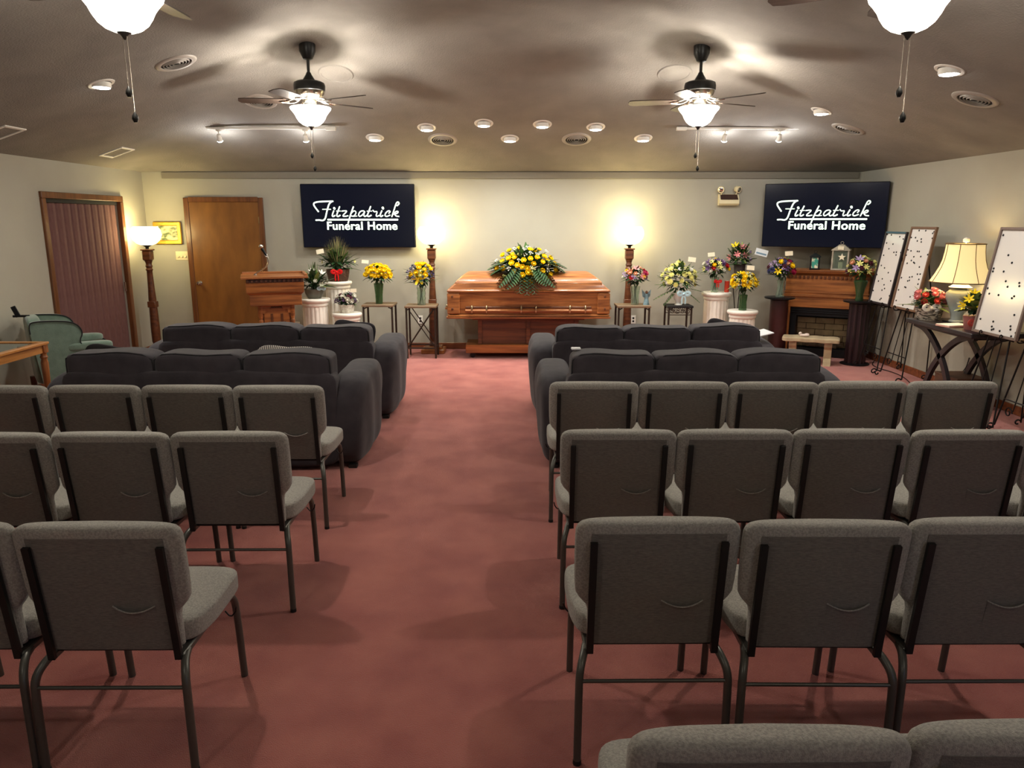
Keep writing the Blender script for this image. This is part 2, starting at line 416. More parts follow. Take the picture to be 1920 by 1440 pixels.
# ---------------------------------------------------------------- sofas
def make_sofa(label, W=2.3, seed=1):
    rnd = random.Random(seed)
    t = thing('sofa', label, 'sofa', group='charcoal slipcovered sofas facing the casket')
    hw = W/2; aw = .15
    MB().puff((0, .085, .39), (hw-.2, .085, .355), 14, 8, lambda x, r: x+Vector((0, .02*math.sin(x.x*9)*.3, .006*math.sin(x.x*5+seed)))).build('back_frame', SOFA, t, 60)
    MB().box((0, .52, .17), (hw-.22, .42, .14), .03).build('base', SOFA, t)
    for s in (-1, 1):
        def fn(x, r, s=s):
            k = max(0, (x.z)/.68)
            x.x += s*(.045*k-.03)
            x.z += .05*(x.y/.95)*(k**2)
            x.y += .012*math.sin(x.z*14+seed)*abs(r[0])
            x.x += .008*math.sin(x.y*17+x.z*5+seed)*(abs(r[0])**3)
            return x
        MB().puff((s*(hw-aw), .49, .335), (aw, .475, .335), 4.2, 12, fn).build('arm', SOFA, t, 70)
    for i in range(3):
        cw = (hw-.24)/3*1.0; cx = (i-1)*2*cw+rnd.uniform(-.008, .008); dz = rnd.uniform(-.012, .012); sd = rnd.uniform(0, 9)
        def cf(x, r, cx=cx, sd=sd):
            x.y += .010*math.sin(8*x.x+sd)*(1-abs(r[1])); x.z += .007*math.sin(13*(x.x-cx)+sd)*max(0, r[2])-.010*abs(r[0])**4*max(0, r[2])
            x.y += -.03*(x.z-.7)+.012*(abs(r[0])**6)*(1 if r[1] < 0 else -1)
            return x
        c = MB().puff((cx, .150, .700+dz), (cw+.004, .140, .165), 9, 9, cf).build('back_cushion', SOFA, t, 70)
        pts = []
        for k in range(28):
            a = 2*PI*k/28; ca, sa = math.cos(a), math.sin(a)
            m = (abs(ca)**9+abs(sa)**9)**(1/9)/.975; r = (ca/m, -.86, sa/m)
            q = Vector((cx+r[0]*(cw+.004), .150-.86*.140, .700+dz+r[2]*.165)); pts.append(cf(q, r))
        MB().tube(pts, .006, 6, closed=True).build('piping', SOFP, c, 70)
        MB().puff((cx, .57, .40), (cw, .36, .09), 6, 6).build('seat_cushion', SOFA, t, 70)
        for s in (-1, 1):
            if i == 0: MB().box((s*(hw-.12), .1, .012), (.03, .03, .013)).build('foot', BLK, t)
            if i == 2: MB().box((s*(hw-.12), .86, .012), (.03, .03, .013)).build('foot', BLK, t)
    return t
s1 = make_sofa('charcoal slipcovered sofa left of the aisle, right in front of the chairs', 2.36, 1); s1.location = (-2.24, 5.2, 0)
s2 = make_sofa('charcoal slipcovered sofa left of the aisle, nearest the wooden lectern', 2.34, 2); s2.location = (-2.22, 6.62, 0)
s3 = make_sofa('charcoal slipcovered sofa right of the aisle, right in front of the chairs', 2.26, 3); s3.location = (1.32, 5.2, 0)
s4 = make_sofa('charcoal slipcovered sofa right of the aisle, nearest the casket', 2.30, 4); s4.location = (1.315, 6.62, 0)
def pillow(label, loc, rot, col, col2=None, h=(.21, .06, .21)):
    def fn(x, r):
        k = 1-.55*max(abs(r[0]), abs(r[2]))**3
        x.y *= k; c = abs(r[0]*r[2]); x.x *= 1+.10*c; x.z *= 1+.10*c
        return x
    mm = mat(*col)
    if col2:
        nt = mm.node_tree
        if not any(n.type == 'TEX_WAVE' for n in nt.nodes):
            tc = nt.nodes.new('ShaderNodeTexCoord'); w = nt.nodes.new('ShaderNodeTexWave'); w.inputs['Scale'].default_value = 22
            r = nt.nodes.new('ShaderNodeValToRGB'); r.color_ramp.interpolation = 'CONSTANT'
            r.color_ramp.elements[0].color = lin(col[1]); r.color_ramp.elements[1].color = lin(col2); r.color_ramp.elements[1].position = .5
            nt.links.new(tc.outputs['Object'], w.inputs[0]); nt.links.new(w.outputs['Color'], r.inputs[0]); nt.links.new(r.outputs[0], nt.nodes['Principled BSDF'].inputs['Base Color'])
    o = MB().puff((0, 0, 0), h, 5, 7, fn).build('throw_pillow', mm, None, 60)
    o.location = loc; o.rotation_euler = rot; o['label'] = label; o['category'] = 'pillow'; o['group'] = 'throw pillows on the sofas'
    return o
pillow('black and white striped throw pillow on the near left sofa, behind its right cushion', (-1.72, 5.60, .625), (-.15, .04, 0), ('stripe_cloth', (30, 28, 28), .9), (216, 210, 200), (.23, .05, .225))
pillow('black throw pillow with a light edge at the left end of the near left sofa', (-3.03, 5.58, .64), (-.12, .14, .1), ('black_cloth', (30, 26, 27), .9), None, (.22, .05, .215))
pillow('dark throw pillow behind the right cushion of the far left sofa', (-1.50, 6.99, .67), (-.1, .12, 0), ('dark_cloth', (36, 33, 38), .9), None, (.19, .05, .19))
pillow('dark throw pillow behind the right cushion of the far right sofa', (2.0, 6.99, .67), (-.1, .25, 0), ('dark_cloth', (36, 33, 38), .9), None, (.19, .05, .19))
b = MB().box((0, 0, 0), (.12, .08, .005), .002).build('booklet', mat('booklet_paper', (220, 222, 222), .5), None, loc=(2.31, 6.95, .755), label='white folded booklet lying on the right arm of the far right sofa', category='booklet')
b.rotation_euler = (.1, -.16, .3)
MB().box((0, 0, 0), (.035, .03, .007), .004).build('tissue', MATS['booklet_paper'], None, loc=(.47, 5.42, .872), label='small white tissue on top of the left cushion of the near right sofa', category='tissue')

# ---------------------------------------------------------------- ceiling fans
def make_fan(label, canopy, zb, angs):
    """canopy point on the ceiling, zb height of the blades"""
    x, y, zc = canopy
    t = thing('ceiling_fan', label, 'ceiling fan', (x, y, zc), group='ceiling fans'); D = zb-zc
    MB().lathe([(.02, -.135), (.045, -.125), (.075, -.06), (.078, .0), (.078, .06)], 24).build('canopy', FANM, t, 40)
    MB().tube([(0, 0, -.10), (0, 0, D+.22)], .0145, 12).build('downrod', FANM, t, 60)
    MB().lathe([(.02, D+.26), (.028, D+.24), (.05, D+.205), (.06, D+.185), (.118, D+.178), (.142, D+.165), (.148, D+.14), (.146, D+.095), (.13, D+.085)], 28).build('motor', FANM, t, 40)
    MB().lathe([(.128, D+.088), (.142, D+.09), (.132, D+.06), (.108, D+.03), (.07, D+.015), (.06, D-.02)], 28).build('motor_band', NICK, t, 40)
    MB().lathe([(.055, D+.0), (.058, D-.02), (.052, D-.04), (.046, D-.05)], 24).build('light_fitter', FANM, t, 40)
    bowl = [(.186, -.052), (.193, -.060), (.188, -.075), (.168, -.098), (.148, -.125), (.134, -.155), (.112, -.188), (.082, -.212), (.048, -.226), (.018, -.231), (.014, -.2308), (.04, -.222), (.078, -.206), (.106, -.182), (.126, -.15), (.14, -.12), (.16, -.093), (.18, -.07), (.183, -.060)]
    MB().lathe([(r, z+D) for r, z in bowl], 32, caps=False).build('glass_bowl', BOWL, t, 60)
    MB().lathe([(.032, D-.222), (.034, D-.230), (.02, D-.238), (.008, D-.255), (.003, D-.262)], 16).build('finial', FANM, t, 50)
    for k, a in enumerate(angs):
        M = Matrix.Rotation(math.radians(a), 4, 'Z') @ Matrix.Rotation(math.radians(11), 4, 'X')
        pts = [(.20, -.045), (.24, -.058), (.45, -.066), (.60, -.066), (.655, -.055), (.672, .0), (.655, .055), (.60, .066), (.45, .066), (.24, .058), (.20, .045)]
        bl = MB().prism(pts, .004, axis=2, c=(0, 0, 0), M=Matrix.Identity(4)).build('blade', BLADE, t); bl.matrix_local = Matrix.Translation((0, 0, D)) @ M
        ar = MB()
        for s in (-1, 1): ar.tube(smoothp([(.09, s*.012, .03), (.13, s*.05, .012), (.18, s*.045, -.006), (.25, s*.02, -.008), (.27, 0, -.008)], 1), .007, 6)
        o = ar.build('blade_arm', NICK, t, 60); o.matrix_local = Matrix.Translation((0, 0, D)) @ M
    ch = MB().tube([(.012, -.004, D-.24), (.014, -.006, D-.60)], .0022, 6).build('pull_chain', NICK, t, 60)
    MB().lathe([(.002, 0), (.014, -.02), (.016, -.035), (.008, -.052)], 10, c=(.014, -.006, D-.59)).build('pull_knob', FANM, ch, 50)
    ch = MB().tube([(-.012, .004, D-.24), (-.010, .006, D-.48)], .0022, 6).build('pull_chain', NICK, t, 60)
    MB().lathe([(.002, 0), (.014, -.02), (.016, -.035), (.008, -.052)], 10, c=(-.010, .006, D-.47)).build('pull_knob', FANM, ch, 50)
    MB().tube([(0, 0, D-.05), (0, 0, D-.235)], .004, 6).build('center_rod', FANM, t, 60)
    light(t, 'POINT', (.03, -.03, D-.125), P_FAN*(.38 if y < 2 else 1.2 if y < 5 else .85), (1, .92, .82), .045)
    return t
FANS = [('bronze ceiling fan with lit bowl above the left sofas, in front of the left screen', -1.93, 7.55, (-175, -103, -31, 41, 113)),
        ('bronze ceiling fan with lit bowl above the right sofas, left of the right screen', 1.79, 7.55, (170, -118, -46, 26, 98)),
        ('nearer ceiling fan at the top left, cut off, with large bright bowl', -1.87, 3.88, (88, 16, 160, -56, -128)),
        ('nearer ceiling fan at the top right, cut off, with large bright bowl', 1.91, 3.88, (150, 78, 6, -66, -138)),
        ('added ceiling fan overhead left of the camera, out of view, for fill light', -1.83, .15, (40, 112, 184, -32, -104)), ('added ceiling fan overhead right of the camera, out of view, for fill light', 1.91, .15, (20, 92, 164, -52, -124))]  # unseen pair added to light the chair backs and near floor
for l, x, y, an in FANS: make_fan(l, (x, y, ceil_z(x, y)), 2.905, an)

# ---------------------------------------------------------------- recessed lights, vents, speakers
def align(n): return Vector((0, 0, -1)).rotation_difference(n).to_euler()
DL = [(190, 161, 'round recessed ceiling light at the far left, under the near left fan'), (703, 262, 'small recessed ceiling light right of the left track'),
      (800, 243, 'recessed ceiling light above the left round vent, second of the arc from the left'), (907, 235, 'recessed ceiling light just left of centre in the arc over the casket'),
      (1017, 237, 'recessed ceiling light just right of centre in the arc over the casket'), (1117, 242, 'recessed ceiling light right above the right round vent'),
      (956, 264, 'lower recessed ceiling light in the middle between the two round vents'), (1206, 263, 'recessed ceiling light left of the right track, lowest at the right'),
      (1540, 212, 'recessed ceiling light right of the right fan, above the track end'), (1780, 135, 'round recessed ceiling light at the far right beside the pull chain')]
for i, (px, py, l) in enumerate(DL):
    p, n = ceil_hit(px, py-4)
    t = thing('recessed_light', l, 'ceiling light', p, group='recessed ceiling lights'); e = align(n)
    o = MB().lathe([(.082, .0), (.084, .008), (.108, .006), (.112, .0), (.112, -.004), (.082, -.004)], 28).build('trim_ring', WHITE, t, 40); o.rotation_euler = (e[0]+PI, e[1], e[2])
    MB().lathe([(.076, .012), (.078, -.022), (.072, -.032), (.066, -.033)], 28).build('housing', WHITE, t, 40)
    MB().lathe([(.068, -.028), (.066, -.037), (.04, -.043), (.002, -.044)], 24).build('lens', LED, t, 50)
    light(t, 'AREA', (0, 0, -.052), P_DOWN, (1, .96, .90), .13, spread=2.6)
VT = [(330, 118, 'round ceiling vent at the far left beside the near left fan'), (488, 190, 'round ceiling vent left of the far left fan'), (830, 262, 'round ceiling vent left of centre in front of the casket'),
      (1081, 261, 'round ceiling vent right of centre in front of the casket'), (1590, 242, 'round ceiling vent at the right end of the right track'), (1828, 186, 'round ceiling vent at the far right')]
VENTW = mat('vent_enamel', (158, 150, 140), .4)
for px, py, l in VT:
    p, n = ceil_hit(px, py); e = align(n)
    t = thing('ceiling_vent', l, 'vent', p, group='round ceiling vents', rot=(e[0]+PI, e[1], e[2]))
    MB().lathe([(.135, 0), (.135, .012), (.16, .014), (.180, .004), (.182, 0)], 32).build('rim', VENTW, t, 40)
    MB().lathe([(.001, .002), (.134, .002), (.134, .003), (.001, .003)], 24).build('opening', SLOT, t)
    for r in (.115, .09, .064, .036):
        MB().lathe([(r+.002, .003), (r-.004, .015), (r-.007, .015), (r-.001, .003)], 28, caps=False).build('louver', VENTW, t, 60)
for px, py, l in [(630, 138, 'round flush ceiling speaker behind the far left fan'), (1265, 137, 'round flush ceiling speaker behind the far right fan')]:
    p, n = ceil_hit(px, py); e = align(n)
    t = thing('ceiling_speaker', l, 'speaker', p, group='ceiling speakers', rot=(e[0]+PI, e[1], e[2]))
    MB().lathe([(.150, 0), (.150, .010), (.168, .012), (.176, .004), (.177, 0)], 32).build('rim', CEIL, t, 40)
    MB().lathe([(.001, .008), (.09, .008), (.10, .005), (.149, .006), (.149, .002), (.001, .002)], 32).build('grille', CEIL, t, 40)
for px, py, l in [(219, 285, 'square ceiling register near the left wall corner'), (2, 248, 'ceiling register cut off at the left edge')]:
    p, n = ceil_hit(px, py); e = align(n)
    t = thing('ceiling_register', l, 'vent', p, group='square ceiling registers', rot=(e[0]+PI, e[1], 0))
    for s in (-1, 1):
        MB().box((s*.135, 0, .006), (.015, .15, .006), .003).build('frame_rail', WHITE, t)
        MB().box((0, s*.135, .006), (.12, .015, .006), .003).build('frame_rail', WHITE, t)
    MB().box((0, 0, .003), (.12, .12, .002)).build('damper', CEIL, t)
# track lights
for (pa, pb, heads, l) in [((388, 238), (630, 238), (409, 573), 'white ceiling track with two lit spot heads left, by the left fan'), ((1270, 238), (1508, 238), (1363, 1469), 'white ceiling track with two lit spot heads right, by the right fan')]:
    a, n = ceil_hit(*pa); b_, _ = ceil_hit(*pb); b_.y = a.y; b_.z = a.z
    t = thing('track_light', l, 'track light', (a+b_)/2, group='track lights'); L = (b_-a).length/2
    MB().box((0, 0, -.016), (L, .018, .012), .004).build('rail', WHITE, t)
    MB().box((L-.05 if pa[0] < 900 else -L+.05, 0, -.02), (.06, .028, .02), .005).build('feed_box', WHITE, t)
    for hx in heads:
        x = (hx-pa[0])/(pb[0]-pa[0])*2*L-L
        h = MB().box((x, 0, -.036), (.028, .014, .010), .004).tube([(x, 0, -.04), (x, 0, -.085)], .006, 8).build('head_mount', WHITE, t, 60)
        M = Matrix.Translation((x, 0, -.10)) @ Matrix.Rotation(math.radians(28), 4, 'X')
        MB().lathe([(.012, .02), (.022, .015), (.026, -.01), (.03, -.05), (.036, -.056), (.034, -.06), (.028, -.056)], 20, M=M).build('spot_can', WHITE, h, 50)
        MB().lathe([(.03, -.052), (.034, -.064), (.02, -.074), (.001, -.075)], 16, M=M).build('lens', LED, h, 60)
        light(t, 'POINT', (x, .03, -.20), P_TRACK, (.97, .98, 1), .03)
# ---------------------------------------------------------------- screens with the logo
SCR = mat('screen_glass', (8, 9, 14), .12, emis=(12, 20, 42), estr=.32, spec=.6)
TXT = mat('screen_letters', (235, 250, 235), .4, emis=(226, 250, 226), estr=.95)
STROKES = [
    ([(182, 312), (140, 255), (97, 190), (100, 150), (150, 128), (250, 119), (400, 114), (482, 114)], 17), ([(470, 112), (410, 155), (380, 230), (345, 340), (322, 430), (295, 475), (250, 492), (200, 478), (128, 482)], 17),
    ([(270, 270), (430, 270)], 10), ([(492, 300), (462, 365), (455, 405), (480, 412), (508, 392)], 15), ([(503, 246), (509, 256)], 24),
    ([(612, 222), (570, 320), (542, 395), (570, 415), (612, 388)], 15), ([(545, 303), (628, 303)], 9), ([(655, 305), (700, 298), (770, 300), (650, 404), (720, 408), (770, 396)], 13),
    ([(888, 225), (850, 310), (800, 440), (768, 542)], 15), ([(838, 350), (890, 296), (940, 312), (925, 370), (880, 408), (835, 398)], 12), ([(880, 408), (950, 402)], 9),
    ([(1112, 320), (1080, 294), (1020, 310), (980, 375), (1000, 415), (1060, 385), (1110, 320), (1085, 385), (1105, 415), (1145, 395)], 13),
    ([(1232, 218), (1190, 320), (1155, 395), (1185, 415), (1235, 388)], 15), ([(1160, 305), (1252, 305)], 9), ([(1280, 290), (1300, 322), (1368, 306), (1335, 385), (1345, 415), (1392, 392)], 12),
    ([(1455, 300), (1422, 365), (1416, 405), (1440, 412), (1470, 392)], 15), ([(1475, 240), (1481, 252)], 24), ([(1596, 345), (1628, 308), (1585, 294), (1530, 340), (1508, 392), (1545, 415), (1612, 385)], 13),
    ([(1765, 198), (1808, 165), (1795, 126), (1755, 135), (1718, 230), (1680, 340), (1652, 410)], 14), ([(1688, 360), (1750, 302), (1785, 315), (1762, 350), (1705, 362), (1735, 405), (1792, 408)], 13), ([(370, 472), (1762, 472)], 19)]
def make_tv(label, W):
    t = thing('wall_screen', label, 'television', group='wall screens'); H = W*.548
    MB().box((0, 0, 0), (W/2, .028, H/2), .008).build('housing', BLACKM, t)
    MB().box((0, -.029, 0), (W/2-.008, .002, H/2-.008)).build('screen', SCR, t)
    MB().box((0, .06, 0), (.2, .034, .15), .01).build('wall_bracket', BLACKM, t)
    sc = W/218/10.435; bez = .0
    def P(x, y): return ((x/10.435+15.3-109)*W/218, 0, (58.5-(y/10.435+20.2))*W/218)
    g = MB()
    for pts, r in STROKES:
        Q = smoothp([P(*q) for q in pts], 3 if len(pts) > 2 else 0)
        MBt = MB().tube(Q, r*sc*.92, 10, up=(0, 1, 0)); g.add([(a, b*.08, c) for a, b, c in MBt.v], MBt.f)
        for e in (Q[0], Q[-1]): g.add(*disc(e, r*sc*.92))
    g.build('script_lettering', TXT, t, loc=(0, -.0325, 0))
    cu = bpy.data.curves.new('lettering', 'FONT'); cu.body = 'Funeral Home'; cu.size = 1; cu.offset = .010; cu.extrude = .01; cu.space_character = 1.06
    tmp = bpy.data.objects.new('tmp', cu); COL.objects.link(tmp); bpy.context.view_layer.update()
    me = bpy.data.meshes.new_from_object(tmp.evaluated_get(bpy.context.evaluated_depsgraph_get())); bpy.data.objects.remove(tmp)
    xs_ = [v.co.x for v in me.vertices]; zs = [v.co.y for v in me.vertices]; x0, x1, z0, z1 = min(xs_), max(xs_), min(zs), max(zs)
    A = P(345, 672); B = P(1752, 512)
    for v in me.vertices:
        v.co = ((A[0]+(v.co.x-x0)/(x1-x0)*(B[0]-A[0])), -.0325-v.co.z*.1, A[2]+(v.co.y-z0)/(z1-z0)*(B[2]-A[2]))
    nv = len(me.vertices); base = [tuple(v.co) for v in me.vertices]; fc = [tuple(p.vertices) for p in me.polygons]; g = MB()
    for dx, dz in ((-.0028, 0), (.0028, 0), (0, .0016), (0, -.0016), (0, 0)): g.add([(a+dx, b, c+dz) for a, b, c in base], fc)
    g.build('block_lettering', TXT, t)
    return t
def disc(c, r, n=14):
    vs = [(c[0]+r*math.cos(2*PI*i/n), y, c[2]+r*math.sin(2*PI*i/n)) for y in (-.0006, .0006) for i in range(n)]
    return vs, [tuple(range(n)), tuple(range(2*n-1, n-1, -1))]+[(i, (i+1) % n, n+(i+1) % n, n+i) for i in range(n)]
tv = make_tv('large wall screen with glowing script logo, left, above the potted plants', 1.545); tv.location = (-2.095, WD-.09, 1.855); tv.rotation_euler = (.02, 0, 0)
tv2 = copy_tree(tv, 'large wall screen with glowing script logo, right, angled in the corner above the fireplace', (4.075, 10.02, 1.86), (.02, 0, -.50)); tv2.scale = (.975,)*3

# ---------------------------------------------------------------- small wall fixtures
t = thing('framed_painting', 'small gilt framed landscape painting between the corner lamp and the wooden door', 'picture', (-4.76, WD-.002, 1.625))
for s in (-1, 1):
    MB().box((s*.165, -.02, 0), (.028, .018, .15), .01).build('frame_rail', GOLD, t)
    MB().box((0, -.02, s*.125), (.19, .02, .028), .01).build('frame_rail', GOLD, t)
PAINT = mat('painting', (206, 200, 150), .6, col2=(92, 108, 66), nscale=9, stretch=(1, 1, 2), contrast=(.45, .6))
MB().box((0, -.01, 0), (.145, .006, .105)).build('canvas', PAINT, t)
t = thing('switch_plate', 'ivory three-gang switch plate with round dimmers left of the wooden door', 'switch', (-4.60, WD, 1.315))
MB().box((0, -.004, 0), (.085, .004, .06), .003).build('plate', WPLAS, t)
for x in (-.05, 0, .05): MB().lathe([(.02, 0), (.019, .012), (.016, .016), (.002, .016)], 16, M=Matrix.Translation((x, -.007, -.01)) @ Matrix.Rotation(PI/2, 4, 'X')).build('dimmer_knob', WPLAS, t, 40)
for x, z, l in [(-1.30, .42, 'white outlet plate low on the wall behind the cross-braced stand'), (1.72, .42, 'white outlet plate low on the wall right of the right floor lamp'), (-3.05, .33, 'white outlet plate low on the wall right of the lectern')]:
    t = thing('outlet', l, 'outlet', (x, WD, z), group='wall outlets')
    MB().box((0, -.004, 0), (.036, .004, .058), .003).build('plate', WHITE, t)
    for k in (-1, 1): MB().box((0, -.009, k*.022), (.014, .002, .012), .002).build('socket', SLOT, t)
t = thing('emergency_light', 'ivory twin-head emergency light unit on the wall left of the right screen', 'emergency light', (2.96, WD, 2.07))
MB().prism([(-.0, -.075), (-.06, -.075), (-.09, -.05), (-.09, -.005), (-.03, .075), (0, .075)], .135, axis=0).build('housing', WPLAS, t)
MB().add([(-.12, -.093, .002), (.12, -.093, .002), (.115, -.037, .072), (-.115, -.037, .072), (-.12, -.086, .002), (.12, -.086, .002), (.115, -.03, .072), (-.115, -.03, .072)], [(0, 1, 2, 3), (4, 5, 6, 7), (0, 1, 5, 4), (2, 3, 7, 6), (0, 3, 7, 4), (1, 2, 6, 5)]).build('dark_panel', mat('smoked_panel', (62, 44, 40), .3), t)
for s, a in ((-1, -.5), (1, .55)):
    M = Matrix.Translation((s*.11, -.06, .14)) @ Matrix.Rotation(a, 4, 'Z') @ Matrix.Rotation(PI/2+.3, 4, 'X')
    h = MB().tube([(s*.10, -.04, .07), (s*.11, -.05, .12)], .010, 8).lathe([(.02, -.045), (.038, -.03), (.045, .0), (.046, .03), (.04, .034)], 18, M=M).build('lamp_head', WPLAS, t, 50)
    MB().lathe([(.040, .028), (.03, .036), (.002, .038)], 16, M=M).build('lens', CHROME, h, 50)

# ---------------------------------------------------------------- floor lamps
def floor_lamp(label, x, y):
    t = thing('floor_lamp', label, 'lamp', (x, y, 0), group='turned wooden floor lamps')
    MB().box((0, 0, .03), (.16, .16, .03), .008).box((0, 0, .075), (.12, .12, .018), .008).build('base', OAK, t)
    MB().lathe([(.06, .09), (.066, .12), (.05, .14), (.045, .17), (.056, .20), (.058, .40), (.052, .62), (.05, .66)], 14).box((0, 0, .70), (.052, .052, .04), .006).lathe([(.046, .73), (.05, .76), (.042, .90), (.038, 1.04), (.036, 1.14), (.048, 1.16), (.036, 1.18), (.046, 1.205), (.036, 1.23), (.04, 1.25), (.052, 1.28)], 14).build('post', OAKZ if False else OAKD, t, 40)
    MB().box((0, 0, 1.345), (.055, .055, .065), .012).box((0, 0, 1.418), (.066, .066, .010), .004).build('capital', OAKD, t)
    MB().lathe([(.02, 1.425), (.022, 1.45), (.05, 1.47), (.075, 1.478), (.07, 1.482)], 20).build('cup', FANM, t, 50)
    MB().lathe([(.06, 1.475), (.12, 1.50), (.17, 1.55), (.19, 1.61), (.18, 1.67), (.15, 1.715), (.145, 1.712), (.172, 1.668), (.182, 1.61), (.162, 1.556), (.115, 1.508), (.06, 1.482)], 28, caps=False).build('glass_globe', GLOBE, t, 60)
    light(t, 'POINT', (0, 0, 1.625), P_LAMP, (1, .82, .46), .07)
    return t
floor_lamp('turned wooden floor lamp with glowing globe left of the casket', -1.09, 10.27)
floor_lamp('turned wooden floor lamp with glowing globe right of the casket', 1.59, 10.27)
floor_lamp('turned wooden floor lamp with glowing globe in the left corner beside the painting', -4.80, 9.98)

# ---------------------------------------------------------------- casket on its bier
cx, cy = .215, 10.04
t = thing('casket_bier', 'wooden bier on casters carrying the casket', 'bier', (cx, cy, 0))
BH = .30
MB().box((0, 0, .125), (.83, BH-.05, .055), .006).build('base_plinth', OAK, t)
MB().box((0, 0, .345), (.62, .17, .165)).build('pedestal_panel', OAKD, t)
for x in (-.64, -.02+.02, .64):
    for s in (-1, 1): MB().box((x, s*.18, .345), (.028, .016, .165), .004).build('stile', OAKD, t)
MB().box((0, 0, .525), (.74, .25, .013), .004).build('top_board', OAKD, t)
for x in (-.74, .74):
    for s in (-1, 1): MB().lathe([(.035, -.012), (.035, .012)], 14, M=Matrix.Translation((x, s*.18, .036)) @ Matrix.Rotation(PI/2, 4, 'X')).box((x, s*.18, .058), (.03, .02, .012)).build('caster', BLACKM, t)
t = thing('casket', 'closed polished oak casket with rounded lid and long side handle', 'casket', (cx, cy, .54))
HL, HW = 1.06, .35
def rect_ring(z, a, b, r=.02):
    pts = []
    for sx, sy, st in ((1, 1, 0), (-1, 1, 1), (-1, -1, 2), (1, -1, 3)):
        for k in range(3):
            an = (st+k/2)*PI/2; pts.append((sx*(a-r)+r*math.cos(an), sy*(b-r)+r*math.sin(an), z))
    return pts
MB().loft([rect_ring(z, a, b) for z, a, b in [(0, 1.05, .34), (.004, 1.068, .358), (.022, 1.072, .362), (.026, 1.05, .34), (.030, 1.05, .34), (.034, 1.058, .35), (.050, 1.056, .348), (.056, 1.03, .325)]]).build('base_molding', CASK, t, 30)
MB().loft([rect_ring(z, a, b) for z, a, b in [(.05, 1.02, .315), (.06, 1.03, .325), (.34, 1.04, .335)]]).build('body', CASK, t, 30)
for sx in (-1, 1):
    for sy in (-1, 1):
        c = MB().box((sx*.975, sy*.325, .20), (.082, .028, .138), .012).build('corner_post', CASK, t)
        for z in (.13, .29): MB().lathe([(.016, 0), (.012, .006), (.002, .008)], 12, M=Matrix.Translation((sx*.99, sy*.352, z)) @ Matrix.Rotation(-sy*PI/2, 4, 'X')).build('rosette', OAKD, c, 40)
    # end handle
    e = MB().tube([(sx*1.085, -.2, .12), (sx*1.085, .2, .12)], .014, 10).build('end_handle', CASK, t, 60)
    for y in (-.14, .14): MB().puff((sx*1.07, y, .135), (.025, .010, .03), 3, 3).build('handle_lug', BRASS, e, 60)
lid = [(.343, 1.03, .33), (.346, 1.058, .356), (.362, 1.060, .358), (.375, 1.052, .352), (.382, 1.04, .345), (.43, .985, .337), (.448, .965, .332), (.451, .945, .315), (.455, .945, .315), (.458, .957, .326), (.475, .95, .322), (.515, .905, .297), (.548, .862, .25), (.575, .82, .18), (.59, .785, .10), (.595, .76, .04)]
MB().loft([rect_ring(z, a, b, min(.02, b*.4)) for z, a, b in lid]).build('lid', CASK, t, 24)
MB().loft([rect_ring(z, a, b) for z, a, b in [(.336, 1.02, .318), (.346, 1.02, .318)]]).build('gasket', SLOT, t)
for s in (-1, 1):
    hb = MB().tube([(-.82, s*.375, .108), (.82, s*.375, .108)], .020, 12).build('handle_bar', CASK, t, 60)
    MB().box((0, s*.338, .148), (.82, .006, .010), .003).build('handle_rail', OAKD, t)
    for x in (-.735, -.545, -.095, .095, .535, .735):
        MB().puff((x, s*.366, .128), (.014, .036, .052), 2.6, 4).build('handle_lug', BRASS, hb, 60)
CASKET_TOP = .54+.56

# ---------------------------------------------------------------- lectern
t = thing('lectern', 'oak lectern with dentil trim and two carved crosses, left of the casket', 'lectern', (-2.91, 9.20, 0), .33)
MB().box((0, 0, .04), (.32, .24, .04), .01).box((0, 0, .10), (.28, .2, .02), .008).build('base', OAK, t)
MB().box((0, .03, .46), (.20, .15, .34)).build('pedestal', OAKD, t)
MB().box((0, -.125, .46), (.15, .008, .30), .004).build('front_panel', OAK, t)
ar = [(-.17, 0), (-.17, -.1), (-.13, -.1), (-.13, -.05), (-.08, -.05), (-.06, -.015), (.06, -.015), (.08, -.05), (.13, -.05), (.13, -.1), (.17, -.1), (.17, 0)]
MB().prism([(x, z+.79) for x, z in ar], .012, axis=1, c=(0, -.14, 0)).build('arch_molding', OAK, t)
for s in (-1, 1):
    MB().lathe([(.03, .12), (.03, .2), (.02, .22), (.028, .24), (.02, .27), (.03, .33), (.03, .46), (.02, .5), (.03, .52), (.02, .56), (.028, .6), (.018, .62), (.03, .66), (.03, .79)], 12, c=(s*.185, -.135, 0)).build('column', OAK, t, 40)
    MB().box((s*.058, -.138, .60), (.014, .008, .085), .003).box((s*.058, -.138, .575), (.042, .008, .013), .003).build('cross', OAKD, t)
MB().box((0, 0, .86), (.30, .215, .07), .004).build('lower_case', OAK, t)
MB().loft([rect_ring(z, a, b, .003) for z, a, b in [(.925, .305, .22), (.945, .325, .24), (.95, .33, .245), (1.07, .335, .25)]]).build('upper_case', OAK, t, 30)
d = MB()
for i in range(13): MB().box((-.31+i*.0517, -.262, 1.095), (.015, .012, .018), .003).build('dentil', OAKD, t)
MB().box((0, 0, 1.09), (.325, .245, .025)).build('dentil_band', OAKD, t)
MB().box((0, 0, 1.13), (.385, .30, .014), .005).build('top', OAK, t)
MB().box((.36, 0, 1.155), (.018, .28, .014), .004).box((0, .285, 1.155), (.37, .012, .014), .004).build('top_lip', OAK, t)
t = thing('microphone', 'silver gooseneck microphone standing up from the lectern top', 'microphone', (-3.00, 9.14, 1.144))
MB().lathe([(.025, 0), (.025, .006), (.012, .012), (.012, .02)], 14, c=(-.12, 0, 0)).build('mount', CHROME, t, 40)
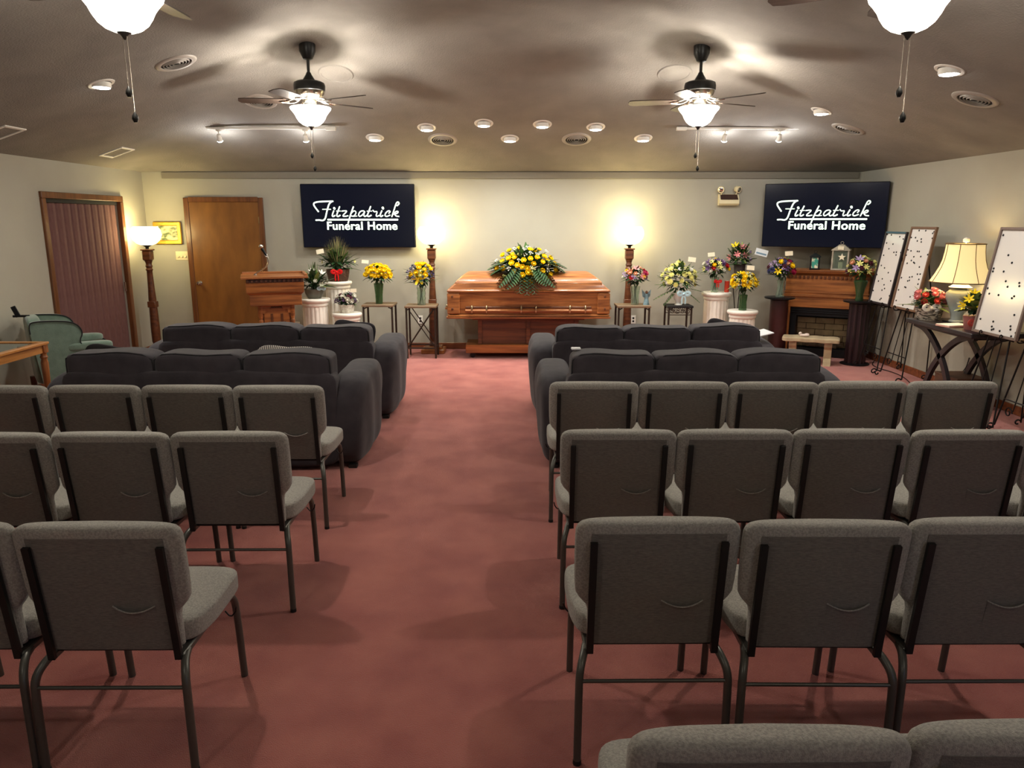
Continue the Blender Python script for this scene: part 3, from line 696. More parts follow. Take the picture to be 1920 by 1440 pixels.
MB().tube(smoothp([(-.12, 0, .01), (-.08, 0, .04), (.02, 0, .09), (.06, 0, .17), (.04, 0, .25)], 3), .008, 8).build('gooseneck', CHROME, t, 60)
MB().tube([(.035, 0, .235), (-.01, -.01, .32)], [.012, .02], 12).build('microphone_body', BLACKM, t, 60)
MB().puff((-.02, -.012, .345), (.028, .028, .026), 2, 4).build('microphone_grille', CHROME, t, 60)
MB().tube([(.035, 0, .22), (.015, 0, .25)], .012, 8).build('clip', CHROME, t, 60)

# ---------------------------------------------------------------- pedestals and stands
def fluted(label, x, y, H):
    t = thing('fluted_pedestal', label, 'pedestal', (x, y, 0), group='white fluted pedestals')
    MB().lathe([(.195, 0), (.195, .03), (.185, .04), (.19, .06), (.165, .075)], 32).build('base', PLASTER, t, 40)
    N = 18; rings = []
    for z, k in ((.07, 0), (.10, 1), (H-.13, 1), (H-.10, 0)):
        rr = []
        for j in range(N*6):
            a = 2*PI*j/(N*6); f = abs(math.sin(a*N/2))**.6
            rr.append((( .150+.012*f*k+.006*(1-k))*math.cos(a), (.150+.012*f*k+.006*(1-k))*math.sin(a), z))
        rings.append(rr)
    MB().loft(rings).build('fluted_shaft', PLASTER, t, 50)
    MB().lathe([(.155, H-.105), (.168, H-.095), (.172, H-.08), (.168, H-.065), (.165, H-.06), (.178, H-.052), (.192, H-.04), (.198, H-.022), (.192, H-.006), (.185, H)], 32).build('capital', PLASTER, t, 40)
    return t
fluted('white fluted pedestal nearest the lectern, carrying the grey bowl of white flowers', -2.58, 9.78, .80)
fluted('tallest left white fluted pedestal, carrying the wicker basket with red bow', -2.38, 10.24, .99)
fluted('lowest left white fluted pedestal, carrying the small white basket', -2.17, 9.80, .61)
fluted('taller right white fluted pedestal, carrying the vase with red ribbon', 2.74, 10.02, .86)
fluted('lower right white fluted pedestal, carrying the yellow roses in a green vase', 2.99, 9.66, .66)
def stand(label, x, y, w, d, H, braced=False, top='wood', scroll=False):
    t = thing('plant_stand', label, 'stand', (x, y, 0), group='metal plant stands')
    mt = mat('stand_top_wood', (104, 84, 62), .5, col2=(132, 108, 80), nscale=4, stretch=(1, 9, 1)) if top == 'wood' else SLOT
    MB().box((0, 0, H-.014), (w/2, d/2, .014), .004).build('top', mt, t)
    for sx in (-1, 1):
        for sy in (-1, 1):
            MB().box((sx*(w/2-.022), sy*(d/2-.022), (H-.028)/2), (.012, .012, (H-.028)/2), .003).build('leg', mat('gunmetal', (66, 58, 50), .4, .6), t)
            g = MB().tube(smoothp([(sx*(w/2-.022), sy*(d/2-.022), H-.09), (sx*(w/2-.03), sy*(d/2-.022), H-.05), (sx*(w/2-.07), sy*(d/2-.022), H-.034)], 1), .008, 6).build('corner_bracket', MATS['gunmetal'], t, 60)
    for sy in (-1, 1):
        MB().box((0, sy*(d/2-.022), .14), (w/2-.03, .008, .010)).build('rail', MATS['gunmetal'], t)
        if braced:
            for s in (-1, 1): MB().tube([(s*(w/2-.03), sy*(d/2-.022)+s*.006, .15), (-s*(w/2-.05), sy*(d/2-.022)+s*.006, H-.05)], .007, 6).build('cross_brace', MATS['gunmetal'], t, 60)
        if scroll:
            g = MB().tube([(-w/2+.03, sy*(d/2-.022), H-.12), (w/2-.03, sy*(d/2-.022), H-.12)], .005, 6)
            for k in range(4): g.tube(spiral((-w/2+.07+k*(w-.14)/3, sy*(d/2-.022), H-.075), .032, 1.4, (1, 0, 0), (0, 0, 1), k*PI), .005, 5)
            g.build('scrollwork', MATS['gunmetal'], t, 60)
    for sx in (-1, 1): MB().box((sx*(w/2-.022), 0, .14), (.008, d/2-.03, .010)).build('rail', MATS['gunmetal'], t)
    return t
stand('wood-topped metal stand left of the pair, partly behind the sofa, with yellow roses', -1.77, 9.98, .42, .36, .71)
stand('wood-topped metal stand with crossed braces, just left of the casket', -1.20, 9.93, .42, .34, .70, True)
stand('wood-topped metal stand in front of the right floor lamp', 1.59, 9.86, .44, .34, .71)
stand('small dark scrollwork stand under the white carnation arrangement', 2.21, 9.92, .34, .30, .70, top='dark', scroll=True)
def dark_ped(label, x, y, H, r, fl):
    t = thing('round_pedestal', label, 'pedestal', (x, y, 0), group='dark round pedestals')
    MB().lathe([(r+.05, 0), (r+.05, .012), (r+.01, .02)], 28).build('base', BLACKM, t, 40)
    N = 14
    if fl:
        rr = [[((r-.012*abs(math.sin(2*PI*j/(N*6)*N/2))**.5)*math.cos(2*PI*j/(N*6)), (r-.012*abs(math.sin(2*PI*j/(N*6)*N/2))**.5)*math.sin(2*PI*j/(N*6)), z) for j in range(N*6)] for z in (.018, H-.035)]
        MB().loft(rr).build('shaft', mat('black_maroon', (34, 20, 24), .35, coat=.3), t, 50)
    else: MB().lathe([(r, .018), (r, H-.035)], 28).build('shaft', MAROON, t, 40)
    MB().lathe([(r+.0, H-.04), (r+.02, H-.03), (r+.075, H-.02), (r+.08, H-.004), (r+.075, H)], 32).build('top_disc', BLACKM, t, 40)
dark_ped('maroon round pedestal left of the fireplace, carrying the purple and yellow flowers', 3.53, 9.86, .81, .115, False)
dark_ped('nearly black fluted pedestal in front of the right end of the fireplace', 4.385, 9.40, .81, .125, True)
# ---------------------------------------------------------------- fireplace group
t = thing('fireplace', 'oak mantel fireplace with black insert set at an angle in the right corner', 'fireplace', (4.17, 9.93, 0), -.5)
W = .52
MB().box((0, .04, 1.148), (W+.05, .17, .014), .006).build('mantel_shelf', OAK, t)
MB().loft([rect_ring(z, a, b, .004) for z, a, b in [(1.085, W-.01, .115), (1.10, W+.01, .13), (1.12, W+.035, .155), (1.135, W+.04, .16)]], M=Matrix.Translation((0, .04, 0))).build('crown_molding', OAK, t, 30)
for i in range(20): MB().box((-.49+i*.0516, -.088, 1.062), (.014, .012, .016), .003).build('dentil', OAKD, t)
MB().box((0, .05, .955), (W-.01, .125, .13), .003).build('breast_board', OAK, t)
MB().box((0, .045, .815), (W+.015, .135, .016), .006).box((0, .045, .86), (W, .130, .010), .005).build('frieze_molding', OAK, t)
MB().box((0, .05, .73), (W, .115, .072), .004).build('header_rail', OAK, t)
for s in (-1, 1): MB().box((s*(W-.045), .05, .33), (.045, .11, .33), .004).build('side_post', OAKZ, t)
MB().box((-.39, .05, .34), (.04, .09, .32)).box((.39, .05, .34), (.04, .09, .32)).box((0, .05, .60), (.43, .09, .055)).box((0, .05, .06), (.43, .09, .05)).build('insert_surround', BLACKM, t)
for k in range(3): MB().box((0, -.045, .645-k*.028), (.42, .008, .008), .003).build('louver', BLACKM, t)
FB = mat('firebrick', (190, 168, 126), .9, col2=(160, 138, 102), nscale=8)
for r in range(5):
    for c in range(4 if r % 2 else 3):
        x0 = -.35+c*.235-(.117 if r % 2 else 0); x1 = min(.35, x0+.228); x0 = max(-.35, x0)
        if x1-x0 > .03: MB().box(((x0+x1)/2, .145, .15+r*.08), ((x1-x0)/2, .01, .037), .003).build('firebrick', FB, t)
MB().box((0, .158, .32), (.36, .006, .24)).build('firebox_back', SLOT, t)
LOGM = mat('ceramic_log', (136, 118, 96), .9, col2=(84, 70, 58), nscale=12, bump=.5, bscale=40)
for x0, y0, z0, x1, y1, z1, r in [(-.26, .08, .15, .26, .10, .16, .035), (-.2, .02, .15, .18, .04, .14, .03), (-.16, .06, .21, .20, .05, .25, .028)]:
    MB().tube(smoothp([(x0, y0, z0), ((x0+x1)/2, (y0+y1)/2+.01, (z0+z1)/2+.01), (x1, y1, z1)], 1), r, 8).build('log', LOGM, t, 60)
MB().box((0, -.035, .35), (.35, .002, .195)).build('glass_pane', mat('fire_glass', (235, 235, 235), .03, trans=1.0, ior=1.1), t)
t = thing('stone_bench', 'small pale stone memorial bench in front of the fireplace', 'bench', (3.81, 9.42, 0), -.42)
MB().puff((0, 0, .318), (.34, .15, .026), 12, 6, lambda x, r: x+Vector((0, 0, .003*math.sin(x.x*30)))).build('slab', STONE, t, 50)
for s in (-1, 1): MB().prism([(-.12, 0), (-.10, .05), (-.06, .09), (-.06, .2), (-.10, .24), (-.10, .292), (.10, .292), (.10, .24), (.06, .2), (.06, .09), (.10, .05), (.12, 0)], .045, axis=0, c=(s*.21, 0, 0)).build('leg', STONE, t)
t = thing('figurine', 'small white resting figurine lying on the stone bench', 'figurine', (3.73, 9.44, .345), -.4)
MB().puff((0, 0, .018), (.06, .025, .018), 2.4, 4).puff((-.05, 0, .04), (.02, .018, .02), 2, 3).puff((.03, .01, .03), (.03, .012, .015), 2, 3).build('figure', mat('bisque', (214, 196, 184), .6), t, 60)
# lanterns on the mantel
def lantern(label, loc, rz, w, h, m, paneM, star=False):
    t = thing('lantern', label, 'lantern', loc, rz, 'lanterns on the mantel')
    MB().box((0, 0, .01), (w, w, .01), .003).build('base', m, t)
    for sx in (-1, 1):
        for sy in (-1, 1): MB().box((sx*(w-.012), sy*(w-.012), h/2), (.010, .010, h/2-.008), .002).build('corner_bar', m, t)
    for k, (dx, dy) in enumerate(((0, -1), (1, 0), (0, 1), (-1, 0))):
        MB().box((dx*(w-.012), dy*(w-.012), h/2), ((w-.02 if dx == 0 else .001), (w-.02 if dy == 0 else .001), h/2-.015)).build('pane', paneM if k in (0, 3) else GLASS, t)
    MB().loft([rect_ring(z, a, a, .003) for z, a in [(h-.01, w+.008), (h, w+.008), (h+w*.55, w*.35), (h+w*.62, w*.35)]]).build('roof', m, t)
    MB().tube([(.018*math.cos(a), 0, h+w*.66+.018+.018*math.sin(a)) for a in [2*PI*i/12 for i in range(12)]], .003, 6, closed=True).build('ring', m, t, 60)
    MB().lathe([(.028, .02), (.028, .10), (.004, .104)], 14).build('candle', CREAM, t, 40)
    return t
lantern('small black lantern with stained glass panes on the mantel', (3.99, 9.95, 1.163), -.4, .062, .17, BLACKM, mat('stained_pane', (60, 150, 130), .3, col2=(230, 220, 190), nscale=16, contrast=(.45, .55)))
L2 = lantern('larger whitewashed wooden lantern with a star ornament and tag on the mantel', (4.28, 9.84, 1.163), -.5, .105, .26, mat('whitewash', (176, 166, 148), .7, col2=(150, 140, 124), nscale=9), GLASS)
MB().prism([(.05*(1 if i % 2 == 0 else .42)*math.sin(i*PI/5), .05*(1 if i % 2 == 0 else .42)*math.cos(i*PI/5)) for i in range(10)], .004, axis=1, c=(.02, -.115, .17)).build('star', CREAM, L2)
MB().box((0, -.12, .285), (.035, .003, .022)).build('tag', CREAM, L2)

# ---------------------------------------------------------------- easels and boards
BPAN = mat('magnet_board', (214, 210, 204), .16, spec=.5)
def easel(label, X, D):
    t = thing('easel', label, 'easel', (X, D, 0), -PI/2, 'wrought iron easels')
    top = Vector((0, .24, 1.60))
    def L(s, z): return Vector((s*(.25-(.25-.03)*z/1.6), .24*z/1.6, z))
    for s in (-1, 1):
        g = MB().tube([L(s, .06)]+[L(s, z) for z in (.4, .8, 1.2, 1.6)], .0075, 8)
        g.tube(spiral(L(s, .045)+Vector((-s*.004, -.036, 0)), .036, .95, (0, 1, 0), (0, 0, 1), PI*.15), .008, 6)
        g.build('leg', IRON, t, 60)
    g = MB().tube([top, (0, .40, .8), (0, .415, .05)], .007, 8)
    g.tube(spiral((0, .385, .04), .032, .9, (0, 1, 0), (0, 0, 1), 0), .007, 6); g.build('leg', IRON, t, 60)
    g = MB()
    for s in (-1, 1):
        pts = [Vector((s*(.05+.03*(1-z)), .02+.235*z/1.6, z)) for z in (.18, .5, .8, 1.1, 1.4)]
        tw = MB().tube([L(s*.3, .22)+Vector((0, 0, 0)), L(s*.3, .8), L(s*.3, 1.45)], .005, 6); g.add(tw.v, tw.f)
        g.tube(spiral(L(s*.3, .2)+Vector((s*.05, 0, 0)), .05, 1.2, (-s, 0, 0), (0, 0, 1), 0), .006, 6)
    g.build('scroll_rods', IRON, t, 60)
    MB().tube([L(-1, .30), L(1, .30)], .006, 6).build('brace', IRON, t, 60)
    MB().tube([L(-1, .80)+Vector((-.06, -.01, 0)), L(1, .80)+Vector((.06, -.01, 0))], .008, 8).build('ledge', IRON, t, 60)
    for s in (-1, 1):
        p = L(s, .80)
        MB().tube(smoothp([p+Vector((0, -.01, 0)), p+Vector((0, -.075, -.012)), p+Vector((0, -.095, .02)), p+Vector((0, -.085, .05)), p+Vector((0, -.068, .035)), p+Vector((0, -.078, .022))], 2), .006, 6).build('hook', IRON, t, 60)
    MB().tube([top+Vector((-.03, 0, 0)), top+Vector((0, 0, .04)), top+Vector((.03, 0, 0))], .008, 6).build('top_joint', IRON, t, 60)
    return t
def board(label, X, D, w, h, col, cols, pins, rail=.024):
    t = thing('display_board', label, 'display board', (X, D, .815), group='framed magnet boards on easels', rot=(math.atan2(.135, .89), 0, -PI/2))
    t.rotation_mode = 'XYZ'; t.rotation_euler = (-.15, 0, -PI/2)
    fm = mat(*col); tm = mat(*cols) if cols else fm
    for s in (-1, 1): MB().box((s*(w/2-rail/2), 0, h/2), (rail/2, .014, h/2), .003).build('frame_rail', fm, t)
    MB().box((0, 0, h-rail/2), (w/2-rail, .014, rail/2), .003).build('frame_rail', tm, t)
    MB().box((0, 0, rail/2), (w/2-rail, .014, rail/2), .003).build('frame_rail', fm, t)
    MB().box((0, .004, h/2), (w/2-rail, .004, h/2-rail)).build('panel', BPAN, t)
    g = MB()
    for u, v in pins: g.lathe([(.0095, 0), (.0095, .004), (.006, .007), (.001, .0075)], 8, M=Matrix.Translation(((u-.5)*(w-2*rail-.02), -.0005, rail+v*(h-2*rail))) @ Matrix.Rotation(PI/2, 4, 'X'))
    g.build('magnets', BLACKM, t, 40, kind='stuff')
    return t
P1 = [(.02, .985), (.25, .98), (.72, .96), (.93, .93), (.10, .86), (.46, .85), (.30, .78), (.62, .735), (.75, .74), (.77, .70), (.98, .74), (.10, .68), (.12, .53), (.33, .50), (.60, .44), (.00, .39), (.36, .34), (.84, .33), (.18, .30), (.54, .26), (.62, .21), (.50, .18), (.02, .15), (.97, .12), (.57, .06), (.52, .04)]
P2 = [(.30, .98), (.60, .98), (.97, .97), (.93, .95), (.02, .89), (.22, .89), (.50, .875), (.34, .85), (.53, .84), (.97, .89), (.02, .73), (.17, .72), (.47, .72), (.55, .72), (.0, .66), (.37, .65), (.68, .66), (.96, .69), (.30, .60), (.43, .58), (.48, .57), (.14, .56), (.74, .53), (.05, .37), (.42, .39), (.53, .40), (.45, .35), (.38, .34), (.74, .44), (.86, .445), (.86, .38), (.88, .32), (.32, .26), (.37, .255), (.06, .21), (.85, .19), (.68, .15), (.08, .07), (.45, .03)]
P3 = [(.03, .95), (.75, .99), (.30, .76), (.85, .75), (.44, .69), (.03, .62), (.03, .59), (.30, .60), (.42, .51), (.50, .46), (.75, .51), (.77, .48), (.02, .42), (.10, .37), (.34, .37), (.72, .38), (.68, .36), (.85, .21), (.06, .11), (.40, .11), (.40, .06), (.42, .03), (.46, .04), (.62, .035), (.84, .10), (.86, .07), (.92, .01), (1.0, .05)]
easel('black wrought iron easel beside the fireplace, holding the board with a blue top edge', 4.32, 8.93)
easel('black wrought iron easel holding the tall brown-framed board left of the table lamp', 4.32, 8.36)
easel('black wrought iron easel right of the table lamp in front of the console table end', 4.10, 6.40)
easel('black wrought iron easel at the right edge of the frame, only its scrolled feet visible', 4.18, 6.02)
board('white magnet board with dark frame and blue top edge, on the easel by the fireplace', 4.385, 8.93, .50, .86, ('dark_frame', (38, 30, 32), .5), ('blue_frame', (52, 84, 96), .5), P1)
board('white magnet board in a brown wood frame, tallest, left of the table lamp', 4.385, 8.36, .52, .92, ('brown_frame', (112, 84, 64), .5), None, P2)
board('white magnet board in a brown-grey frame at the right edge, reflecting the table lamp', 4.165, 6.40, .60, .93, ('greybrown_frame', (112, 94, 84), .5), None, P3)
board('magnet board on the last easel beyond the right edge of the frame', 4.245, 5.84, .55, .90, ('brown_frame', (112, 84, 64), .5), None, P1)

# ---------------------------------------------------------------- console table and lamp
t = thing('console_table', 'espresso console table with crossed curved legs against the right wall', 'console table', (4.42, 7.26, 0), -PI/2)
MB().box((0, 0, .77), (.58, .27, .022), .006).build('top', CONS, t)
MB().box((0, 0, .735), (.50, .21, .014)).build('apron', CONS, t)
for sy in (-1, 1):
    for s in (-1, 1):
        MB().tube(smoothp([(s*.52, sy*.19, .745), (s*.30, sy*.19, .72), (s*.05, sy*.19, .55), (-s*.16, sy*.19, .30), (-s*.25, sy*.19, .0)], 3), .034, 4, flat=(1.15, .8), up=(0, 1, 0)).build('leg', CONS, t, 50)
    MB().tube(smoothp([(-.2, sy*.19, .02), (-.13, sy*.19, .16), (0, sy*.19, .22), (.13, sy*.19, .16), (.2, sy*.19, .02)], 2), .026, 4, flat=(1.1, .8), up=(0, 1, 0)).build('arch', CONS, t, 50)
t = thing('wooden_box', 'brown wooden box on the carpet under the console table', 'box', (4.52, 7.36, 0))
BX = mat('box_wood', (96, 66, 48), .6, col2=(78, 52, 38), nscale=4, stretch=(1, 1, 9))
for s in (-1, 1):
    MB().box((s*.14, 0, .13), (.01, .20, .13), .002).build('side', BX, t)
    MB().box((0, s*.19, .13), (.13, .01, .13), .002).build('side', BX, t)
MB().box((0, 0, .265), (.155, .205, .01), .003).build('lid', BX, t)
t = thing('table_lamp', 'grey ginger-jar table lamp with lit cream bell shade on the console table', 'lamp', (4.46, 7.46, .792))
JAR = mat('celadon_glaze', (150, 160, 158), .16, col2=(134, 146, 146), nscale=3, coat=.5)
MB().lathe([(.07, 0), (.075, .008), (.07, .02), (.055, .03), (.055, .05), (.06, .09), (.09, .17), (.118, .235), (.125, .27), (.12, .30), (.095, .325), (.06, .335), (.055, .35)], 28).build('jar', JAR, t, 50)
MB().box((0, 0, .006), (.09, .09, .006), .002).build('plinth', BLACKM, t)
MB().lathe([(.055, .345), (.098, .348), (.104, .355), (.09, .362), (.066, .38), (.062, .41), (.02, .415), (.012, .43), (.012, .46)], 24).build('jar_lid', WHITE, t, 40)
SHADE = mat('shade_silk', (236, 214, 160), .8, emis=(255, 222, 150), estr=.5)
N = 8; rings = []
for z, r in [(.405, .285), (.42, .278), (.48, .245), (.55, .212), (.62, .19), (.70, .178), (.775, .172)]:
    rr = []
    for j in range(N*4):
        a = 2*PI*j/(N*4); k = abs(((j % 4)-0)/4*2-1) if j % 4 else 1
        rr.append((r*(1-.045*(1-k))*math.cos(a), r*(1-.045*(1-k))*math.sin(a), z))
    rings.append(rr)
inner = [[(x*.985, y*.985, z) for x, y, z in r] for r in rings[::-1]]
sh = MB().loft(rings+inner, closed=True).build('lamp_shade', SHADE, t, 50)
RIB = mat('shade_trim', (104, 80, 44), .7)
for j in range(N): MB().tube([Vector(r[j*4])*1.004+Vector((0, 0, 0))*0 if False else (r[j*4][0]*1.006, r[j*4][1]*1.006, r[j*4][2]) for r in rings], .0035, 5).build('shade_rib', RIB, sh, 60)
for r_, z in ((.288, .405), (.175, .777)): MB().tube([(r_*math.cos(2*PI*i/32), r_*math.sin(2*PI*i/32), z) for i in range(32)], .005, 6, closed=True).build('shade_band', RIB, sh, 60)
MB().lathe([(.004, .45), (.004, .79), (.028, .795), (.03, .82), (.018, .835), (.003, .84)], 16).build('finial', WHITE, t, 50)
light(t, 'POINT', (0, 0, .60), P_TABLE, (1, .84, .55), .05)
b = MB().box((0, 0, .008), (.13, .09, .008), .002).build('guest_book', mat('book_cover', (196, 150, 132), .5), None, loc=(4.27, 7.17, .793), label='thin open guest book with white pages on the console table', category='book'); b.rotation_euler = (0, 0, .2)
MB().box((0, 0, .018), (.125, .085, .003)).build('pages', WHITE, b)
g = MB().tube(smoothp([(4.74, 9.6, .015), (4.5, 9.2, .008), (4.62, 8.7, .008), (4.45, 8.1, .008), (4.30, 7.9, .008), (4.50, 7.72, .008), (4.74, 7.66, .25), (4.753, 7.64, .40)], 3), .005, 6).build('power_cord', BLACKM, None, 60, label='brown power cord trailing over the carpet along the right wall', category='cord')

# ---------------------------------------------------------------- left side furniture
GRN = mat('sage_velvet', (104, 124, 108), .85, col2=(92, 111, 96), nscale=14, sheen=.4, bump=.2, bscale=120)
t = thing('wing_chair', 'sage green wing armchair by the left wall before the accordion door', 'armchair', (-4.53, 7.45, 0), 2.2); t.scale = (.93, .93, .97)
MB().puff((0, -.04, .36), (.30, .34, .13), 8, 7).build('seat', GRN, t, 60)
MB().puff((0, -.07, .50), (.27, .33, .06), 6, 7).build('seat_cushion', GRN, t, 60)
MB().puff((0, .24, .56), (.31, .075, .33), 6, 7, lambda x, r: x+Vector((0, .06*(x.z-.56), .02*(1-abs(r[0])**2)*max(0, r[2])))).build('backrest', GRN, t, 60)
sil = [(-.46, .20), (-.46, .50), (-.45, .575), (-.36, .595), (-.24, .59), (-.14, .61), (-.12, .67), (-.16, .74), (-.13, .82), (-.05, .865), (.08, .88), (.26, .885), (.32, .86), (.29, .60), (.24, .20)]
sil = [(p.x, p.y) for p in smoothp([(a, b, 0) for a, b in sil], 2)]
for s in (-1, 1):
    w = MB().prism(sil, .04, axis=0, c=(s*.345, 0, 0)).build('wing_side', GRN, t)
    MB().tube([(s*.345-.045, a, b) for a, b in sil[4:-8]], .006, 6).build('welt', SOFP, w, 60)
    MB().puff((s*.335, -.21, .60), (.065, .22, .045), 4, 5).build('arm_pad', GRN, t, 60)
    for y in (-.34, .30): MB().lathe([(.014, 0), (.02, .02), (.018, .05), (.03, .14), (.034, .24)], 10, c=(s*.29, y, 0)).build('leg', OAKD, t, 40)
t = thing('card_holder', 'small dark picture easel perched on top of the green wing chair', 'holder', (-4.80, 7.24, .872), .4)
MB().tube([(-.05, 0, .012), (.0, 0, .012), (.09, 0, .008)], .012, 6).build('foot', BLACKM, t, 60)
MB().box((0, 0, .06), (.022, .008, .055), .004, M=Matrix.Rotation(-.35, 4, 'Y')).build('upright', BLACKM, t)
t = thing('side_table', 'light oak side table with glass top at the left edge before the wing chair', 'table', (-4.42, 6.02, 0))
TX, TY, TZ = .27, .60, .735
TW = wood('light_oak', (150, 94, 44), (188, 128, 66), 'y')
for s in (-1, 1):
    MB().box((s*(TX-.03), 0, TZ-.012), (.03, TY, .012), .004).build('top_rail', TW, t)
    MB().box((0, s*(TY-.03), TZ-.012), (TX-.06, .03, .012), .004).build('top_rail', TW, t)
    MB().box((s*(TX-.035), 0, TZ-.06), (.012, TY-.06, .035)).build('apron', TW, t)
    MB().box((0, s*(TY-.035), TZ-.06), (TX-.06, .012, .035)).build('apron', TW, t)
    for k in (-1, 1): MB().box((s*(TX-.04), k*(TY-.04), TZ-.06), (.032, .032, .038), .004).lathe([(.016, 0), (.02, .02), (.028, .40), (.032, .55), (.024, .58), (.033, .60), (.024, .62), (.030, .64)], 14, c=(s*(TX-.04), k*(TY-.04), 0)).build('leg', OAKZ, t, 40)
MB().box((0, 0, TZ-.014), (TX-.055, TY-.055, .006)).build('glass_top', mat('smoked_glass', (70, 84, 80), .04, trans=.5), t)
MB().box((0, 0, .005), (.0, .0, .0)) if False else None

# ---------------------------------------------------------------- flowers
BM = {}
def bloom_mesh(kind, m):
    key = (kind, m.name)
    if key in BM: return BM[key]
    g = MB()
    def petal(a, r0, r1, z0, z1, w, curl=.15):
        ca, sa = math.cos(a), math.sin(a); vs = []
        for i, (r, z, ww) in enumerate([(r0, z0, w*.5), ((r0+r1)*.55, (z0+z1)/2, w), (r1, z1, w*.55)]):
            for k in (-1, 0, 1):
                rr = r-(.10 if k else 0)*w*2; vs.append((rr*ca-k*ww*sa, rr*sa+k*ww*ca, z+(curl*w if k else 0)))
        g.add(vs, [(0, 1, 4, 3), (1, 2, 5, 4), (3, 4, 7, 6), (4, 5, 8, 7)])
    if kind == 'rose':
        g.lathe([(.25, -.5), (.48, -.2), (.46, .2), (.30, .42), (.22, .38), (.05, .32)], 8)
        for k, (r0, r1, z0, z1, n, w) in enumerate([(.34, .40, 0, .50, 4, .32), (.40, .66, -.2, .40, 5, .40), (.42, .92, -.35, .22, 6, .46)]):
            for i in range(n): petal(2*PI*i/n+k*.5, r0, r1, z0, z1, w, .2)
    elif kind == 'mum':
        for k, (r1, z1, n) in enumerate([(.35, .5, 6), (.65, .38, 8), (.9, .15, 10), (1.0, -.1, 10)]):
            for i in range(n): petal(2*PI*i/n+k*.4, .08, r1, 0, z1, .16, .1)
        g.lathe([(.3, -.4), (.5, 0), (.4, .25), (.1, .35)], 8)
    elif kind == 'lily':
        for i in range(6): petal(2*PI*i/6, .08, 1.15, -.25, .22, .26, -.3)
        g.lathe([(.06, -.5), (.16, -.2), (.05, 0), (.04, .3)], 6)
    elif kind == 'spray':
        rnd = random.Random(3)
        for i in range(9):
            c = Vector((rnd.uniform(-.8, .8), rnd.uniform(-.8, .8), rnd.uniform(-.3, .4)))
            g.tube([c*.2+Vector((0, 0, -.5)), c], .03, 3).puff(tuple(c), (.2, .2, .16), 2, 1)
    BM[key] = g.mesh('bloom_'+kind, m, 50 if kind != 'spray' else None)
    return BM[key]
def leaf(g, a, b, w, droop=.1, n=4, fold=.25):
    a, b = Vector(a), Vector(b); T = (b-a).normalized(); S = T.cross(Vector((0, 0, 1)))
    if S.length < .05: S = Vector((1, 0, 0))
    S.normalize(); U = S.cross(T); L = (b-a).length; vs = []
    for i in range(n+1):
        u = i/n; c = a+(b-a)*u+Vector((0, 0, -droop*L*u*u)); ww = w*math.sin(PI*min(.97, .12+.85*u))**.8
        vs += [c-S*ww+U*ww*fold, c, c+S*ww+U*ww*fold]
    g.add(vs, [(i*3+k, i*3+k+1, i*3+k+4, i*3+k+3) for i in range(n) for k in (0, 1)])
def frond(g, a, b, w, n=9, droop=.25, lw=.010):
    a, b = Vector(a), Vector(b); T = (b-a).normalized(); S = T.cross(Vector((0, 0, 1)))
    if S.length < .05: S = Vector((1, 0, 0))
    S.normalize(); L = (b-a).length
    def P(u): return a+(b-a)*u+Vector((0, 0, -droop*L*u*u))
    g.tube([P(0), P(.5), P(1)], .003, 4)
    for i in range(1, n+1):
        u = i/n; k = w*math.sin(PI*(.15+.8*u))+w*.15
        for s in (-1, 1): leaf(g, P(u*.95), P(u*.95)+S*s*k+T*k*.6, lw, .15, 2)
def sph(n, rnd, ymax=.35, zmin=-.25, sc=(1, 1, 1)):
    out = []; k = 0; tot = int(n*2.6)
    i = 0
    cand = []
    while i < 4000:
        i += 1
        v = Vector((rnd.gauss(0, 1), rnd.gauss(0, 1), rnd.gauss(0, 1))).normalized()
        if v.y < ymax and v.z > zmin: cand.append(v)
    out = [cand[0]]
    for _ in range(n-1):
        best = max(rnd.sample(cand, 60), key=lambda c: min(((c.x-o.x)*sc[0])**2+((c.y-o.y)*sc[1])**2+((c.z-o.z)*sc[2])**2 for o in out)); out.append(best)
    return out
